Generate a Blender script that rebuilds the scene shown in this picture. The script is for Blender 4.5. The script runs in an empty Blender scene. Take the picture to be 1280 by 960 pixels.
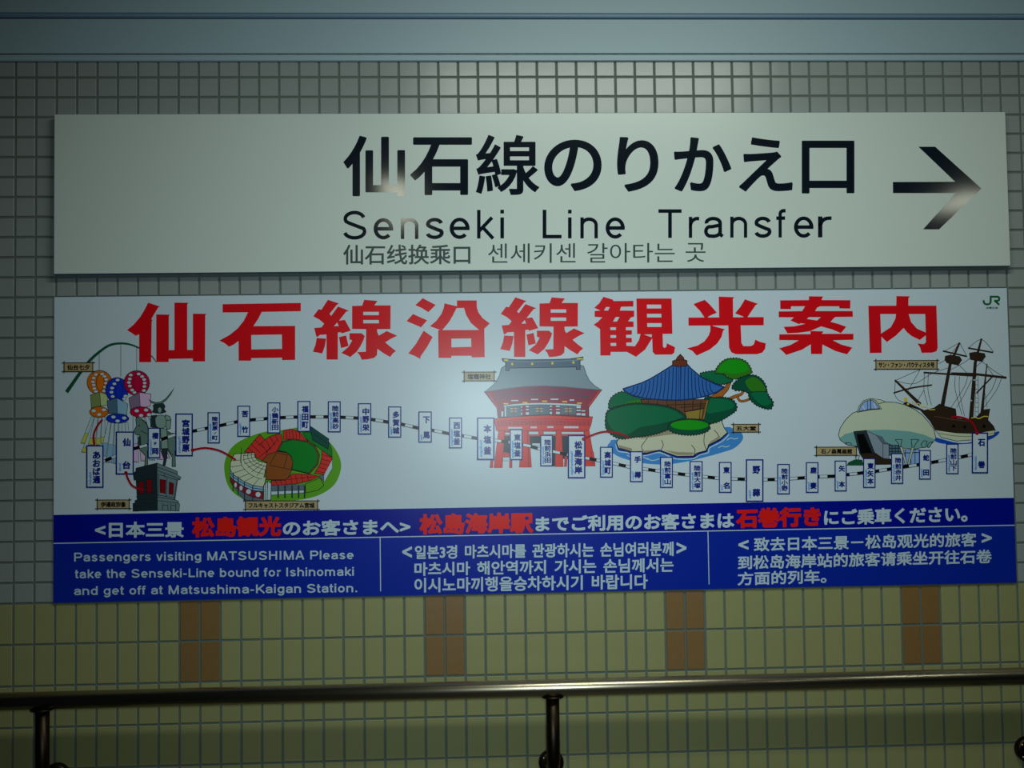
import bpy, math, random
from mathutils import Vector, Matrix
from mathutils.geometry import tessellate_polygon
random.seed(7)
S = bpy.context.scene
COL = S.collection
PI = math.pi

# ------------------------------------------------------------------ camera
ZJ = 1.10                      # height of the joint between beige and grey tiles
CAMX, CAMZ, CAMD = 0.67827, 0.42364 + ZJ, 2.50217
RA, RB, RC = 0.03878, -0.03874, -0.01457
def rx(a): return Matrix.Rotation(a, 3, 'X')
def ry(a): return Matrix.Rotation(a, 3, 'Y')
def rz(a): return Matrix.Rotation(a, 3, 'Z')
R3 = ry(RB) @ rx(RA) @ rz(RC)                       # axes: right, up, towards the viewer
M3 = Matrix(((1, 0, 0), (0, 0, -1), (0, 1, 0)))     # wall frame -> world
ROT = M3 @ R3
cam = bpy.data.cameras.new('camera')
cam.sensor_width = 36; cam.lens = 1250 / 1280 * 36
cam.clip_start = 0.02
camo = bpy.data.objects.new('camera', cam); COL.objects.link(camo)
camo.matrix_world = Matrix.Translation((CAMX, -CAMD, CAMZ)) @ ROT.to_4x4()
S.camera = camo
# ------------------------------------------------------------------ world, lights, exposure
S.view_settings.view_transform = 'Standard'
S.view_settings.look = 'None'
S.view_settings.gamma = 1
S.view_settings.use_curve_mapping = False
S.view_settings.exposure = 0.0
wd = bpy.data.worlds.new('corridor_dim_light'); S.world = wd; wd.use_nodes = True
wd.node_tree.nodes['Background'].inputs[0].default_value = (0.35, 0.6, 0.75, 1)
wd.node_tree.nodes['Background'].inputs[1].default_value = 0.006

def area(name, loc, aim, sx, sy, power, color, spread=180):
    l = bpy.data.lights.new(name, 'AREA'); l.shape = 'RECTANGLE'; l.size = sx; l.size_y = sy
    l.energy = power; l.color = color; l.spread = math.radians(spread)
    o = bpy.data.objects.new(name, l); COL.objects.link(o); o.location = loc
    o.rotation_euler = (Vector(aim) - Vector(loc)).to_track_quat('-Z', 'Y').to_euler()
    return o
# ceiling tube nearest the wall, its neighbours along the corridor, a second row behind the viewer
area('ceiling_tube_light', (1.14, -1.25, 2.80), (1.12, -0.83, 1.6), 1.2, 0.14, 13.8, (0.90, 1.0, 0.88), 165)
area('ceiling_tube_light', (4.1, -1.25, 2.80), (3.6, -0.80, 1.6), 1.2, 0.14, 4.6, (0.88, 1.0, 0.88))
area('rear_tube_light', (0.27, -3.30, 2.80), (0.27, -3.27, 0.0), 0.15, 1.05, 4.2, (0.94, 1.0, 0.80))
area('rear_tube_light', (3.60, -3.36, 2.80), (3.60, -3.33, 0.0), 0.24, 0.45, 2.7, (0.94, 1.0, 0.80))
# small flash just above the lens, with the limited beam of a camera flash
area('camera_flash', (CAMX + 0.05, -CAMD - 0.02, CAMZ + 0.07), (CAMX + 0.24, 0, CAMZ - 0.10), 0.20, 0.16, 4.8, (0.74, 0.94, 1.0), 82)

# ------------------------------------------------------------------ materials
def lin(c): return c / 12.92 if c <= 0.04045 else ((c + 0.055) / 1.055) ** 2.4
def hexlin(h):
    h = h.lstrip('#'); return tuple(lin(int(h[i:i + 2], 16) / 255) for i in (0, 2, 4))
MATS = {}
def mat(name, hx, rough=0.5, metal=0.0, spec=0.5, noise=0.04, scale=60, bump=0.0, bscale=80, coat=0.0, coatr=0.1):
    if name in MATS: return MATS[name]
    m = bpy.data.materials.new(name); m.use_nodes = True; nt = m.node_tree
    b = nt.nodes['Principled BSDF']; c = hexlin(hx)
    n = nt.nodes.new('ShaderNodeTexNoise'); n.inputs['Scale'].default_value = scale; n.inputs['Detail'].default_value = 3
    tc = nt.nodes.new('ShaderNodeTexCoord'); nt.links.new(tc.outputs['Object'], n.inputs['Vector'])
    mx = nt.nodes.new('ShaderNodeMix'); mx.data_type = 'RGBA'
    mx.inputs[6].default_value = tuple(max(0, v * (1 - noise)) for v in c) + (1,)
    mx.inputs[7].default_value = tuple(min(1, v * (1 + noise)) for v in c) + (1,)
    nt.links.new(n.outputs['Fac'], mx.inputs[0]); nt.links.new(mx.outputs[2], b.inputs['Base Color'])
    b.inputs['Roughness'].default_value = rough; b.inputs['Metallic'].default_value = metal
    b.inputs['Specular IOR Level'].default_value = spec
    b.inputs['Coat Weight'].default_value = coat; b.inputs['Coat Roughness'].default_value = coatr
    if bump:
        n2 = nt.nodes.new('ShaderNodeTexNoise'); n2.inputs['Scale'].default_value = bscale
        nt.links.new(tc.outputs['Object'], n2.inputs['Vector'])
        bp = nt.nodes.new('ShaderNodeBump'); bp.inputs['Strength'].default_value = bump; bp.inputs['Distance'].default_value = 0.002
        nt.links.new(n2.outputs['Fac'], bp.inputs['Height']); nt.links.new(bp.outputs['Normal'], b.inputs['Normal'])
    MATS[name] = m; return m
M_GROUT = mat('grey_grout', '#5e6961', 0.9, bump=0.3)
M_GREY = mat('grey_glazed_tile', '#8c9290', 0.27, noise=0.05, scale=14, bump=0.15, bscale=25)
M_BEIGE = mat('beige_glazed_tile', '#918f60', 0.35, noise=0.05, scale=14, bump=0.12, bscale=25)
M_BROWN = mat('brown_glazed_tile', '#7e5f34', 0.40, noise=0.12, scale=90, bump=0.15, bscale=40)
M_DUCT = mat('painted_pale_metal', '#98aeb8', 0.45, noise=0.02)
M_DUCT2 = mat('painted_blue_grey_bead', '#6f8ca4', 0.40, noise=0.02)
M_STEEL = mat('brushed_bronze_steel', '#b0a48c', 0.28, metal=1.0, noise=0.05, scale=30)
M_DARKSTEEL = mat('dark_bronze_steel', '#332a20', 0.40, metal=1.0, noise=0.05, scale=30)
M_ALU = mat('aluminium_edge', '#7f93a8', 0.4, metal=0.6)
M_SIGN = mat('white_sign_film', '#c6cfc9', 0.30, spec=0.35, noise=0.015, scale=200)
M_BLACK = mat('gloss_black_vinyl', '#111a24', 0.09, spec=0.8, noise=0.0)
M_FLOOR = mat('grey_terrazzo_floor', '#4a4a48', 0.5, noise=0.3, scale=120)
M_CEIL = mat('pale_ceiling_panel', '#8a9090', 0.7)
def ink(name, hx): return mat('print_' + name, hx, 0.28, spec=0.22, noise=0.0)
INK = dict(white='#bfccd6', blue='#00108c', midblue='#082698', pale='#b4c8d2', red='#cf0a16', red2='#d81a12', ink='#14181a',
  navy='#0c1a78', sky='#4f8fd0', dgreen='#154f34', orange='#d0690c', blu='#1030b8', magenta='#b80a3c', olive='#7d8a52', lgreen='#b4c48a',
  slate='#4a6a80', lblue='#86b0cc', mauve='#806a86', pink='#d4aed0', stat='#5f7a70', statl='#7f9a90', statd='#26343a', stone='#6c8086',
  dstone='#202e34', maroon='#7a0e14', lgrass='#5a9c1c', stred='#cc3028', field='#0a7a24', dirt='#8a4a1c', cream='#c0c8ac', board='#0c4a40',
  grey='#5c6a78', wallred='#8a1c2c', roof='#7c8c98', ridge='#54667a', gold='#d0b840', gred='#cc3a32', dred='#8c2c40', dpur='#54405e',
  water='#3c80c4', rock='#bcbcA4', rockd='#8f8a70', bush='#086440', bushd='#054a34', bright='#148c10', bark='#a05c20', wood='#64402a',
  woodl='#8c7430', rib='#122c5c', tile='#2c60a8', finial='#6a2e1c', shell='#bcc6ae', teal='#70a0a0', glass='#88a8dc', black='#080808',
  panel='#8490a0', hull='#30241a', deepsea='#1448b0', tan='#a8946e', jr='#0a5c30', thin='#4c5858', leaf='#2c7018', yellow='#c4c04c', leader='#960c1c')

# ------------------------------------------------------------------ helpers
def mesh_obj(name, verts, faces, mats, parent=None, fm=None, loc=(0, 0, 0), smooth=False):
    me = bpy.data.meshes.new(name); me.from_pydata([tuple(v) for v in verts], [], faces)
    for m in (mats if isinstance(mats, (list, tuple)) else [mats]): me.materials.append(m)
    if fm: me.polygons.foreach_set('material_index', fm)
    if smooth: me.polygons.foreach_set('use_smooth', [True] * len(me.polygons))
    me.update()
    o = bpy.data.objects.new(name, me); COL.objects.link(o); o.location = loc
    if parent: o.parent = parent
    return o
def empty(name, loc=(0, 0, 0)):
    o = bpy.data.objects.new(name, None); COL.objects.link(o); o.location = loc; o.empty_display_size = 0.1; return o
def box_vf(x0, x1, y0, y1, z0, z1, c=0.0):
    """box whose -Y face is inset by c (chamfer)"""
    v = [(x0, y1, z0), (x1, y1, z0), (x1, y1, z1), (x0, y1, z1)]
    if c:
        v += [(x0, y0 + c, z0), (x1, y0 + c, z0), (x1, y0 + c, z1), (x0, y0 + c, z1)]
        v += [(x0 + c, y0, z0 + c), (x1 - c, y0, z0 + c), (x1 - c, y0, z1 - c), (x0 + c, y0, z1 - c)]
        f = [(8, 9, 10, 11), (3, 2, 1, 0)]
        for k in range(4):
            n = (k + 1) % 4; f += [(k, n, 4 + n, 4 + k), (4 + k, 4 + n, 8 + n, 8 + k)]
    else:
        v += [(x0, y0, z0), (x1, y0, z0), (x1, y0, z1), (x0, y0, z1)]
        f = [(4, 5, 6, 7), (3, 2, 1, 0)] + [(k, (k + 1) % 4, 4 + (k + 1) % 4, 4 + k) for k in range(4)]
    return v, f
def box(name, x0, x1, y0, y1, z0, z1, m, parent=None, c=0.0, loc=(0, 0, 0)):
    v, f = box_vf(x0, x1, y0, y1, z0, z1, c); return mesh_obj(name, v, f, m, parent, loc=loc)
def lathe(name, prof, m, axis='Z', seg=32, parent=None, loc=(0, 0, 0)):
    v, f = [], []
    for r, h in prof:
        for k in range(seg):
            a = 2 * PI * k / seg; c, s = r * math.cos(a), r * math.sin(a)
            v.append({'Z': (c, s, h), 'Y': (c, h, s), 'X': (h, c, s)}[axis])
    for i in range(len(prof) - 1):
        for k in range(seg):
            n = (k + 1) % seg; f.append((i * seg + k, i * seg + n, (i + 1) * seg + n, (i + 1) * seg + k))
    return mesh_obj(name, v, f, m, parent, loc=loc, smooth=True)
def tube_path(name, pts, r, m, parent=None, seg=24, loc=(0, 0, 0)):
    pts = [Vector(p) for p in pts]; v, f = [], []
    for i, p in enumerate(pts):
        t = (pts[min(i + 1, len(pts) - 1)] - pts[max(i - 1, 0)]).normalized()
        n1 = Vector((1, 0, 0)); n2 = t.cross(n1).normalized()
        for k in range(seg):
            a = 2 * PI * k / seg; v.append(p + n1 * r * math.cos(a) + n2 * r * math.sin(a))
    for i in range(len(pts) - 1):
        for k in range(seg):
            n = (k + 1) % seg; f.append((i * seg + k, i * seg + n, (i + 1) * seg + n, (i + 1) * seg + k))
    f += [tuple(range(seg))[::-1], tuple((len(pts) - 1) * seg + k for k in range(seg))]
    o = mesh_obj(name, v, f, m, parent, loc=loc, smooth=True); return o

def onwall(u, v, y):
    """point of the plane at distance y from the wall that the traced point (u, v) lies on"""
    d = ROT @ Vector(((u - 640) / 1250, (480 - v) / 1250, -1))
    t = (y + CAMD) / d.y
    return CAMX + d.x * t, CAMZ + d.z * t

# ------------------------------------------------------------------ the setting
XL, XR, ZC = -1.6, 3.7, 2.9
JW = 0.0052
def structure(o, label=None):
    o['kind'] = 'structure'
    if label: o['label'] = label
    return o
wall = structure(box('wall_back', XL, XR, 0.0022, 0.10, 0.0, ZC, M_GROUT), 'tiled station wall, grey squares over taller beige tiles with brown pairs')
wall['category'] = 'wall'
fl = structure(box('floor', XL, XR + .6, -4.6, 0.10, -0.05, 0.0, M_FLOOR), 'grey station floor below the frame'); fl['category'] = 'floor'
ce = structure(box('ceiling', XL, XR + .6, -4.6, 0.10, ZC, ZC + 0.05, M_CEIL), 'pale ceiling above the frame'); ce['category'] = 'ceiling'

def tile_mesh(name, w, h, m):
    v, f = box_vf(-w / 2, w / 2, -0.0, 0.004, -h / 2, h / 2, 0.0011)
    me = bpy.data.meshes.new(name); me.from_pydata(v, [], f); me.materials.append(m); me.update(); return me
G = tile_mesh('square_tile', .05 - JW, .05 - JW, M_GREY)
Bm = tile_mesh('rectangular_tile', .05 - JW, .10 - JW, M_BEIGE)
Wm = tile_mesh('brown_tile', .05 - JW, .10 - JW, M_BROWN)
def in_view(i, z): return -11 <= i <= 42
def tilt(): return (random.gauss(0, .0022), 0, random.gauss(0, .0022))
def place(me, name, x, z):
    o = bpy.data.objects.new(name, me); COL.objects.link(o); o.parent = wall
    o.location = (x, 0, z); o.rotation_euler = tilt(); return o
def bulk(me, name, spots, m):
    v, f = [], []; bv = [p.co.copy() for p in me.vertices]; bf = [tuple(p.vertices) for p in me.polygons]
    for x, z in spots:
        b = len(v); e = Matrix.Rotation(tilt()[0], 3, 'X') @ Matrix.Rotation(tilt()[0], 3, 'Z')
        v += [(e @ p) + Vector((x, 0, z)) for p in bv]; f += [tuple(b + k for k in q) for q in bf]
    o = mesh_obj(name, v, f, m, wall); o['kind'] = 'stuff'; return o
i0, i1 = int(XL / .05), int(XR / .05)
grey, greyrest, beige, beigerest, brown = [], [], [], [], []
for j in range(0, 36):
    for i in range(i0, i1):
        x, z = (i + .5) * .05, ZJ + (j + .5) * .05
        vis = -10 <= i <= 41 and (j >= 24 and j <= 26 or i <= -8 or i >= 41 or j == 15 or j == 16 and i % 2 == 0) and j <= 26
        (grey if vis else greyrest).append((x, z))
for x, z in grey[300:]: greyrest.append((x, z))
grey = grey[:300] if len(grey) > 300 else grey
for r in range(0, 11):
    for i in range(i0, i1):
        x, z = (i + .5) * .05, ZJ - r * .10 - .05
        if r < 2 and i % 12 in (0, 11): brown.append((x, z, i)); continue
        (beige if (r < 5 and -10 <= i <= 41) else beigerest).append((x, z))
for x, z in grey: place(G, 'square_tile', x, z)
bulk(G, 'square_tile', greyrest, M_GREY)
for x, z in beige: place(Bm, 'rectangular_tile', x, z)
bulk(Bm, 'rectangular_tile', beigerest, M_BEIGE)
for x, z, i in brown: place(Wm, 'brown_tile', x, z)['label'] = 'brown tall tile in the beige rows'

# painted metal fascia along the top of the wall, built of separate profiles
def strip(name, u0, u1, yf, m, c=0.001, lab=None):
    z1 = onwall(640, u0, yf)[1] - .004; z0 = onwall(640, u1, yf)[1] - .004
    o = box(name, XL, XR, yf, 0.0022, z0, z1, m, c=c); return structure(o, lab)
FX = strip('trim_1', 66.0, 74.0, -.0075, M_DUCT, .002, 'narrow pale metal edge strip above the top row of tiles'); FX['category'] = 'trim'
FX = strip('trim_2', 22.0, 64.6, -.0060, M_DUCT, .001, 'flat pale blue-grey metal band above the tiles'); FX['category'] = 'trim'
FX = strip('trim_3', 14.5, 20.0, -.0090, M_DUCT2, .003, 'thin raised blue-grey bead between the two pale metal bands'); FX['category'] = 'trim'
FX = strip('trim_4', -60., 14.4, -.0070, M_DUCT, .001, 'upper pale metal band at the top of the picture'); FX['category'] = 'trim'

# ------------------------------------------------------------------ handrail
rail = empty('handrail', (0.85, -0.09, ZJ - 0.2110))
rail['label'] = 'bronze metal tube handrail on short posts running along the tiled wall'; rail['category'] = 'handrail'
lathe('rail_tube', [(0.0, XL - .84), (.0205, XL - .84), (.0205, XR - .86), (0, XR - .86)], M_STEEL, 'X', 48, rail)
FZ = -0.203
for bx in (-0.3405, 0.858, 2.057):
    X = bx - 0.85
    b = lathe('bracket', [(0, -.0175), (.027, -.0175), (.027, -.0205), (.0158, -.0208), (.0158, -.024)], M_DARKSTEEL, 'Z', 32, rail, (X, 0, 0))
    pts = [(0, 0, -.02), (0, 0, -.15)] + [(0, .035 * (1 - math.cos(a)), -.161 - .035 * math.sin(a)) for a in [k * PI / 16 for k in range(9)]] + [(0, .088, FZ)]
    tube_path('post', pts, .0158, M_DARKSTEEL, b)
    fl_ = lathe('flange', [(.0158, .070), (.026, .0705), (.030, .073), (.031, .079), (.031, .0885)], M_DARKSTEEL, 'Y', 40, b, (0, 0, FZ))
    for a in (0.6, 2.5, 3.9, 5.4):
        lathe('screw', [(0, .0690), (.0026, .0692), (.0032, .0712)], M_STEEL, 'Y', 12, fl_, (.0235 * math.cos(a), 0.0, .0235 * math.sin(a)))

# ------------------------------------------------------------------ flat print engine
def catmull(p, closed=True, n=5):
    out = []; L = len(p); rng = range(L if closed else L - 1)
    for i in rng:
        g = (lambda k: p[k % L]) if closed else (lambda k: p[min(max(k, 0), L - 1)])
        a, b, c, d = g(i - 1), g(i), g(i + 1), g(i + 2)
        for k in range(n):
            t = k / n
            out.append(tuple(.5 * (2 * b[q] + (c[q] - a[q]) * t + (2 * a[q] - 5 * b[q] + 4 * c[q] - d[q]) * t * t + (3 * b[q] - a[q] - 3 * c[q] + d[q]) * t ** 3) for q in (0, 1)))
    if not closed: out.append(tuple(p[-1]))
    return out
def ell_pts(cx, cy, a, b, n=28, rot=0, a0=0, a1=2 * PI):
    full = abs(a1 - a0 - 2 * PI) < 1e-6; N = n if full else n + 1; out = []
    for k in range(N):
        t = a0 + (a1 - a0) * k / n; x, y = a * math.cos(t), b * math.sin(t)
        out.append((cx + x * math.cos(rot) - y * math.sin(rot), cy + x * math.sin(rot) + y * math.cos(rot)))
    return out
def ribbon(pts, w, closed=False):
    """quads along a polyline with mitred joints; w a number or one per point"""
    P = [Vector(p) for p in pts]; n = len(P); W = w if isinstance(w, (list, tuple)) else [w] * n
    L, Rr = [], []
    for i in range(n):
        a = P[i - 1] if (i > 0 or closed) else None; b = P[(i + 1) % n] if (i < n - 1 or closed) else None
        d1 = (P[i] - a).normalized() if a is not None else None; d2 = (b - P[i]).normalized() if b is not None else None
        if d1 is None or d1.length == 0: d1 = d2
        if d2 is None or d2.length == 0: d2 = d1
        t = d1 + d2
        t = d1 if t.length < 1e-4 else t.normalized()
        nrm = Vector((-t.y, t.x)); k = max(.45, nrm.dot(Vector((-d1.y, d1.x))))
        L.append(P[i] + nrm * W[i] / 2 / k); Rr.append(P[i] - nrm * W[i] / 2 / k)
    v = [tuple(x) for x in L + Rr]; f = []
    for i in range(n if closed else n - 1):
        j = (i + 1) % n; f.append((i, j, n + j, n + i))
    return v, f
class Print:
    """flat printed matter on a board: layers of thin inked film, each a hair above the last"""
    def __init__(s, yface, lift=0.0001):
        s.y = yface; s.z = lift * 0.42; s.v = []; s.f = []; s.c = []; s.cols = []; s.t = (0, 0, 1)
    def T(s, x0, y0, k): s.t = (x0, y0, k); return s
    def px(s, p): return (s.t[0] + p[0] / s.t[2], s.t[1] + p[1] / s.t[2])
    def raw(s, vs, fs, col, step=True, bump=0.0):
        b = len(s.v)
        for k, (x, y) in enumerate(vs):
            X, Z = onwall(x, y, s.y); s.v.append((X, s.y - s.z - (bump[k // 4] if isinstance(bump, list) else bump), Z))
        if col not in s.cols: s.cols.append(col)
        ci = s.cols.index(col)
        for q in fs: s.f.append(tuple(b + k for k in q)); s.c.append(ci)
        if step: s.z += 0.000005
    def poly(s, pts, col, holes=(), ol=0, olc='ink', sm=False):
        loops = [[s.px(p) for p in pts]] + [[s.px(p) for p in h] for h in holes]
        if sm: loops = [catmull(l) for l in loops]
        tri = tessellate_polygon([[Vector((x, y, 0)) for x, y in l] for l in loops])
        s.raw([p for l in loops for p in l], [tuple(t) for t in tri], col)
        if ol:
            ol *= 1.35
            for l in loops: s.raw(*ribbon(l, ol, True), olc)
        return s
    def line(s, pts, w, col='ink', closed=False, sm=False):
        if not isinstance(w, (list, tuple)) and w < 1: w *= 1.35
        p = [s.px(q) for q in pts]
        if sm: p = catmull(p, closed, 6)
        if isinstance(w, (list, tuple)) and len(w) != len(p): w = [w[0] + (w[-1] - w[0]) * k / (len(p) - 1) for k in range(len(p))]
        s.raw(*ribbon(p, w, closed), col); return s
    def ell(s, cx, cy, a, b, col, ol=0, rot=0, n=22): return s.poly(ell_pts(cx, cy, a, b, n, rot), col, ol=ol)
    def rect(s, x0, y0, x1, y1, col, ol=0, olc='ink'): return s.poly([(x0, y0), (x1, y0), (x1, y1), (x0, y1)], col, ol=ol, olc=olc)
    def bumpy(s, pts, col, amp, ol=.7, sm=True, pitch=2.2):
        p = [s.px(q) for q in pts]
        if sm: p = catmull(p, True, 8)
        out = []; acc = 0
        for i in range(len(p)):
            a, b = Vector(p[i]), Vector(p[(i + 1) % len(p)]); n = max(1, int((b - a).length / (pitch / 4)))
            for k in range(n):
                q = a + (b - a) * k / n; d = (b - a).normalized(); acc += (b - a).length / n
                out.append(tuple(q + Vector((-d.y, d.x)) * amp * abs(math.sin(acc / pitch * PI)) * (1 if s.area(p) < 0 else -1)))
        t = s.t; s.t = (0, 0, 1); s.poly(out, col, ol=ol); s.t = t; return s
    @staticmethod
    def area(p): return sum(p[i - 1][0] * p[i][1] - p[i][0] * p[i - 1][1] for i in range(len(p)))
    def build(s, name, parent, label=None, mats=None):
        ox, oy, oz = parent.matrix_basis.translation if parent.parent is None else (parent.parent.location + parent.location)
        xs = [v[0] for v in s.v]; zs = [v[2] for v in s.v]
        cx, cz = (min(xs) + max(xs)) / 2, (min(zs) + max(zs)) / 2
        vs = [(x - cx, y - s.y, z - cz) for x, y, z in s.v]
        o = mesh_obj(name, vs, s.f, [(mats or {}).get(c) or ink(c, INK[c]) for c in s.cols], parent, fm=s.c, loc=(cx - ox, s.y - oy, cz - oz))
        if label: o['label'] = label
        return o
# glyphs of the built-in font (it falls back to a CJK face)
GL = {}
def load_glyphs(chars):
    tmp = []
    for ch in chars:
        for body in (ch, ch + '口'):
            cu = bpy.data.curves.new('g', 'FONT'); cu.body = body; cu.size = 1; cu.resolution_u = 12 if ch in 'のりかえ' else 5
            o = bpy.data.objects.new('g', cu); COL.objects.link(o); tmp.append(o)
    bpy.context.view_layer.update()
    dg = bpy.context.evaluated_depsgraph_get(); res = []
    kx = None
    for o in tmp:
        ev = o.evaluated_get(dg); me = ev.to_mesh(); res.append(([tuple(v.co[:2]) for v in me.vertices], [tuple(p.vertices) for p in me.polygons])); ev.to_mesh_clear()
    for k, ch in enumerate(chars):
        v, f = res[2 * k]; v2, _ = res[2 * k + 1]
        cnt = {}
        for q in f:
            for a in range(len(q)):
                e = (q[a], q[(a + 1) % len(q)]); key = tuple(sorted(e)); cnt[key] = cnt.get(key, 0) + 1
        # weld by position: boundary edges are those used once
        GL[ch] = [v, f, [e for e, c in cnt.items() if c == 1], max((p[0] for p in v2), default=0)]
    base = GL['口'][3] - max(p[0] for p in GL['口'][0])      # cell width of a full-width glyph
    inkr = max(p[0] for p in GL['口'][0])
    for ch in chars: GL[ch][3] = max(0.15, GL[ch][3] - inkr)
    for o in tmp:
        c = o.data; bpy.data.objects.remove(o); bpy.data.curves.remove(c)
def put_glyph(P, v, f, be, fn, bold, col):
    """fn maps glyph coordinates to traced pixels; bold thickens every contour by that many pixels"""
    pv = [fn(p) for p in v]; P.raw(pv, f, col, step=False)
    if bold:
        vs, fs = [], []
        for k, (a, b) in enumerate(be):
            A, B = Vector(pv[a]), Vector(pv[b]); d = B - A
            if d.length < 1e-5: continue
            d.normalize(); n = Vector((-d.y, d.x)) * bold / 2; e = d * bold * .32
            i = len(vs); vs += [tuple(A - e + n), tuple(B + e + n), tuple(B + e - n), tuple(A - e - n)]; fs.append((i, i + 1, i + 2, i + 3))
        P.raw(vs, fs, col, step=False, bump=[0.000004 + 0.0000012 * k for k in range(len(fs))])
def cjk_box(P, ch, box_, bold, col):
    """one glyph whose ink fills box_ (x0, y0, x1, y1)"""
    v, f, be, _ = GL[ch]; x0, y0, x1, y1 = box_; b = bold / 2
    ax, bx = min(p[0] for p in v), max(p[0] for p in v); ay, by = min(p[1] for p in v), max(p[1] for p in v)
    fn = lambda p: (x0 + b + (p[0] - ax) / (bx - ax) * (x1 - x0 - 2 * b), y1 - b - (p[1] - ay) / (by - ay) * (y1 - y0 - 2 * b))
    put_glyph(P, v, f, be, fn, bold, col)
def cjk_line(P, text, x0, x1, yt0, yb0, yt1, yb1, bold, col, track=0.0, space=.5):
    """a line of text; its ink spans x0..x1, top/bottom given at both ends"""
    pen = 0; items = []
    for ch in text:
        if ch == ' ': pen += space; continue
        items.append((ch, pen)); pen += GL[ch][3] + track
    lo = min(q + min(p[0] for p in GL[c][0]) for c, q in items); hi = max(q + max(p[0] for p in GL[c][0]) for c, q in items)
    ys = [p[1] for c, q in items for p in GL[c][0]]; ylo, yhi = min(ys), max(ys); b = bold / 2
    for ch, q in items:
        def fn(p):
            t = (p[0] + q - lo) / (hi - lo); x = x0 + b + t * (x1 - x0 - 2 * b)
            top = yt0 + (yt1 - yt0) * t + b; bot = yb0 + (yb1 - yb0) * t - b
            return (x, bot - (p[1] - ylo) / (yhi - ylo) * (bot - top))
        put_glyph(P, *GL[ch][:3], fn, bold, col)
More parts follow.
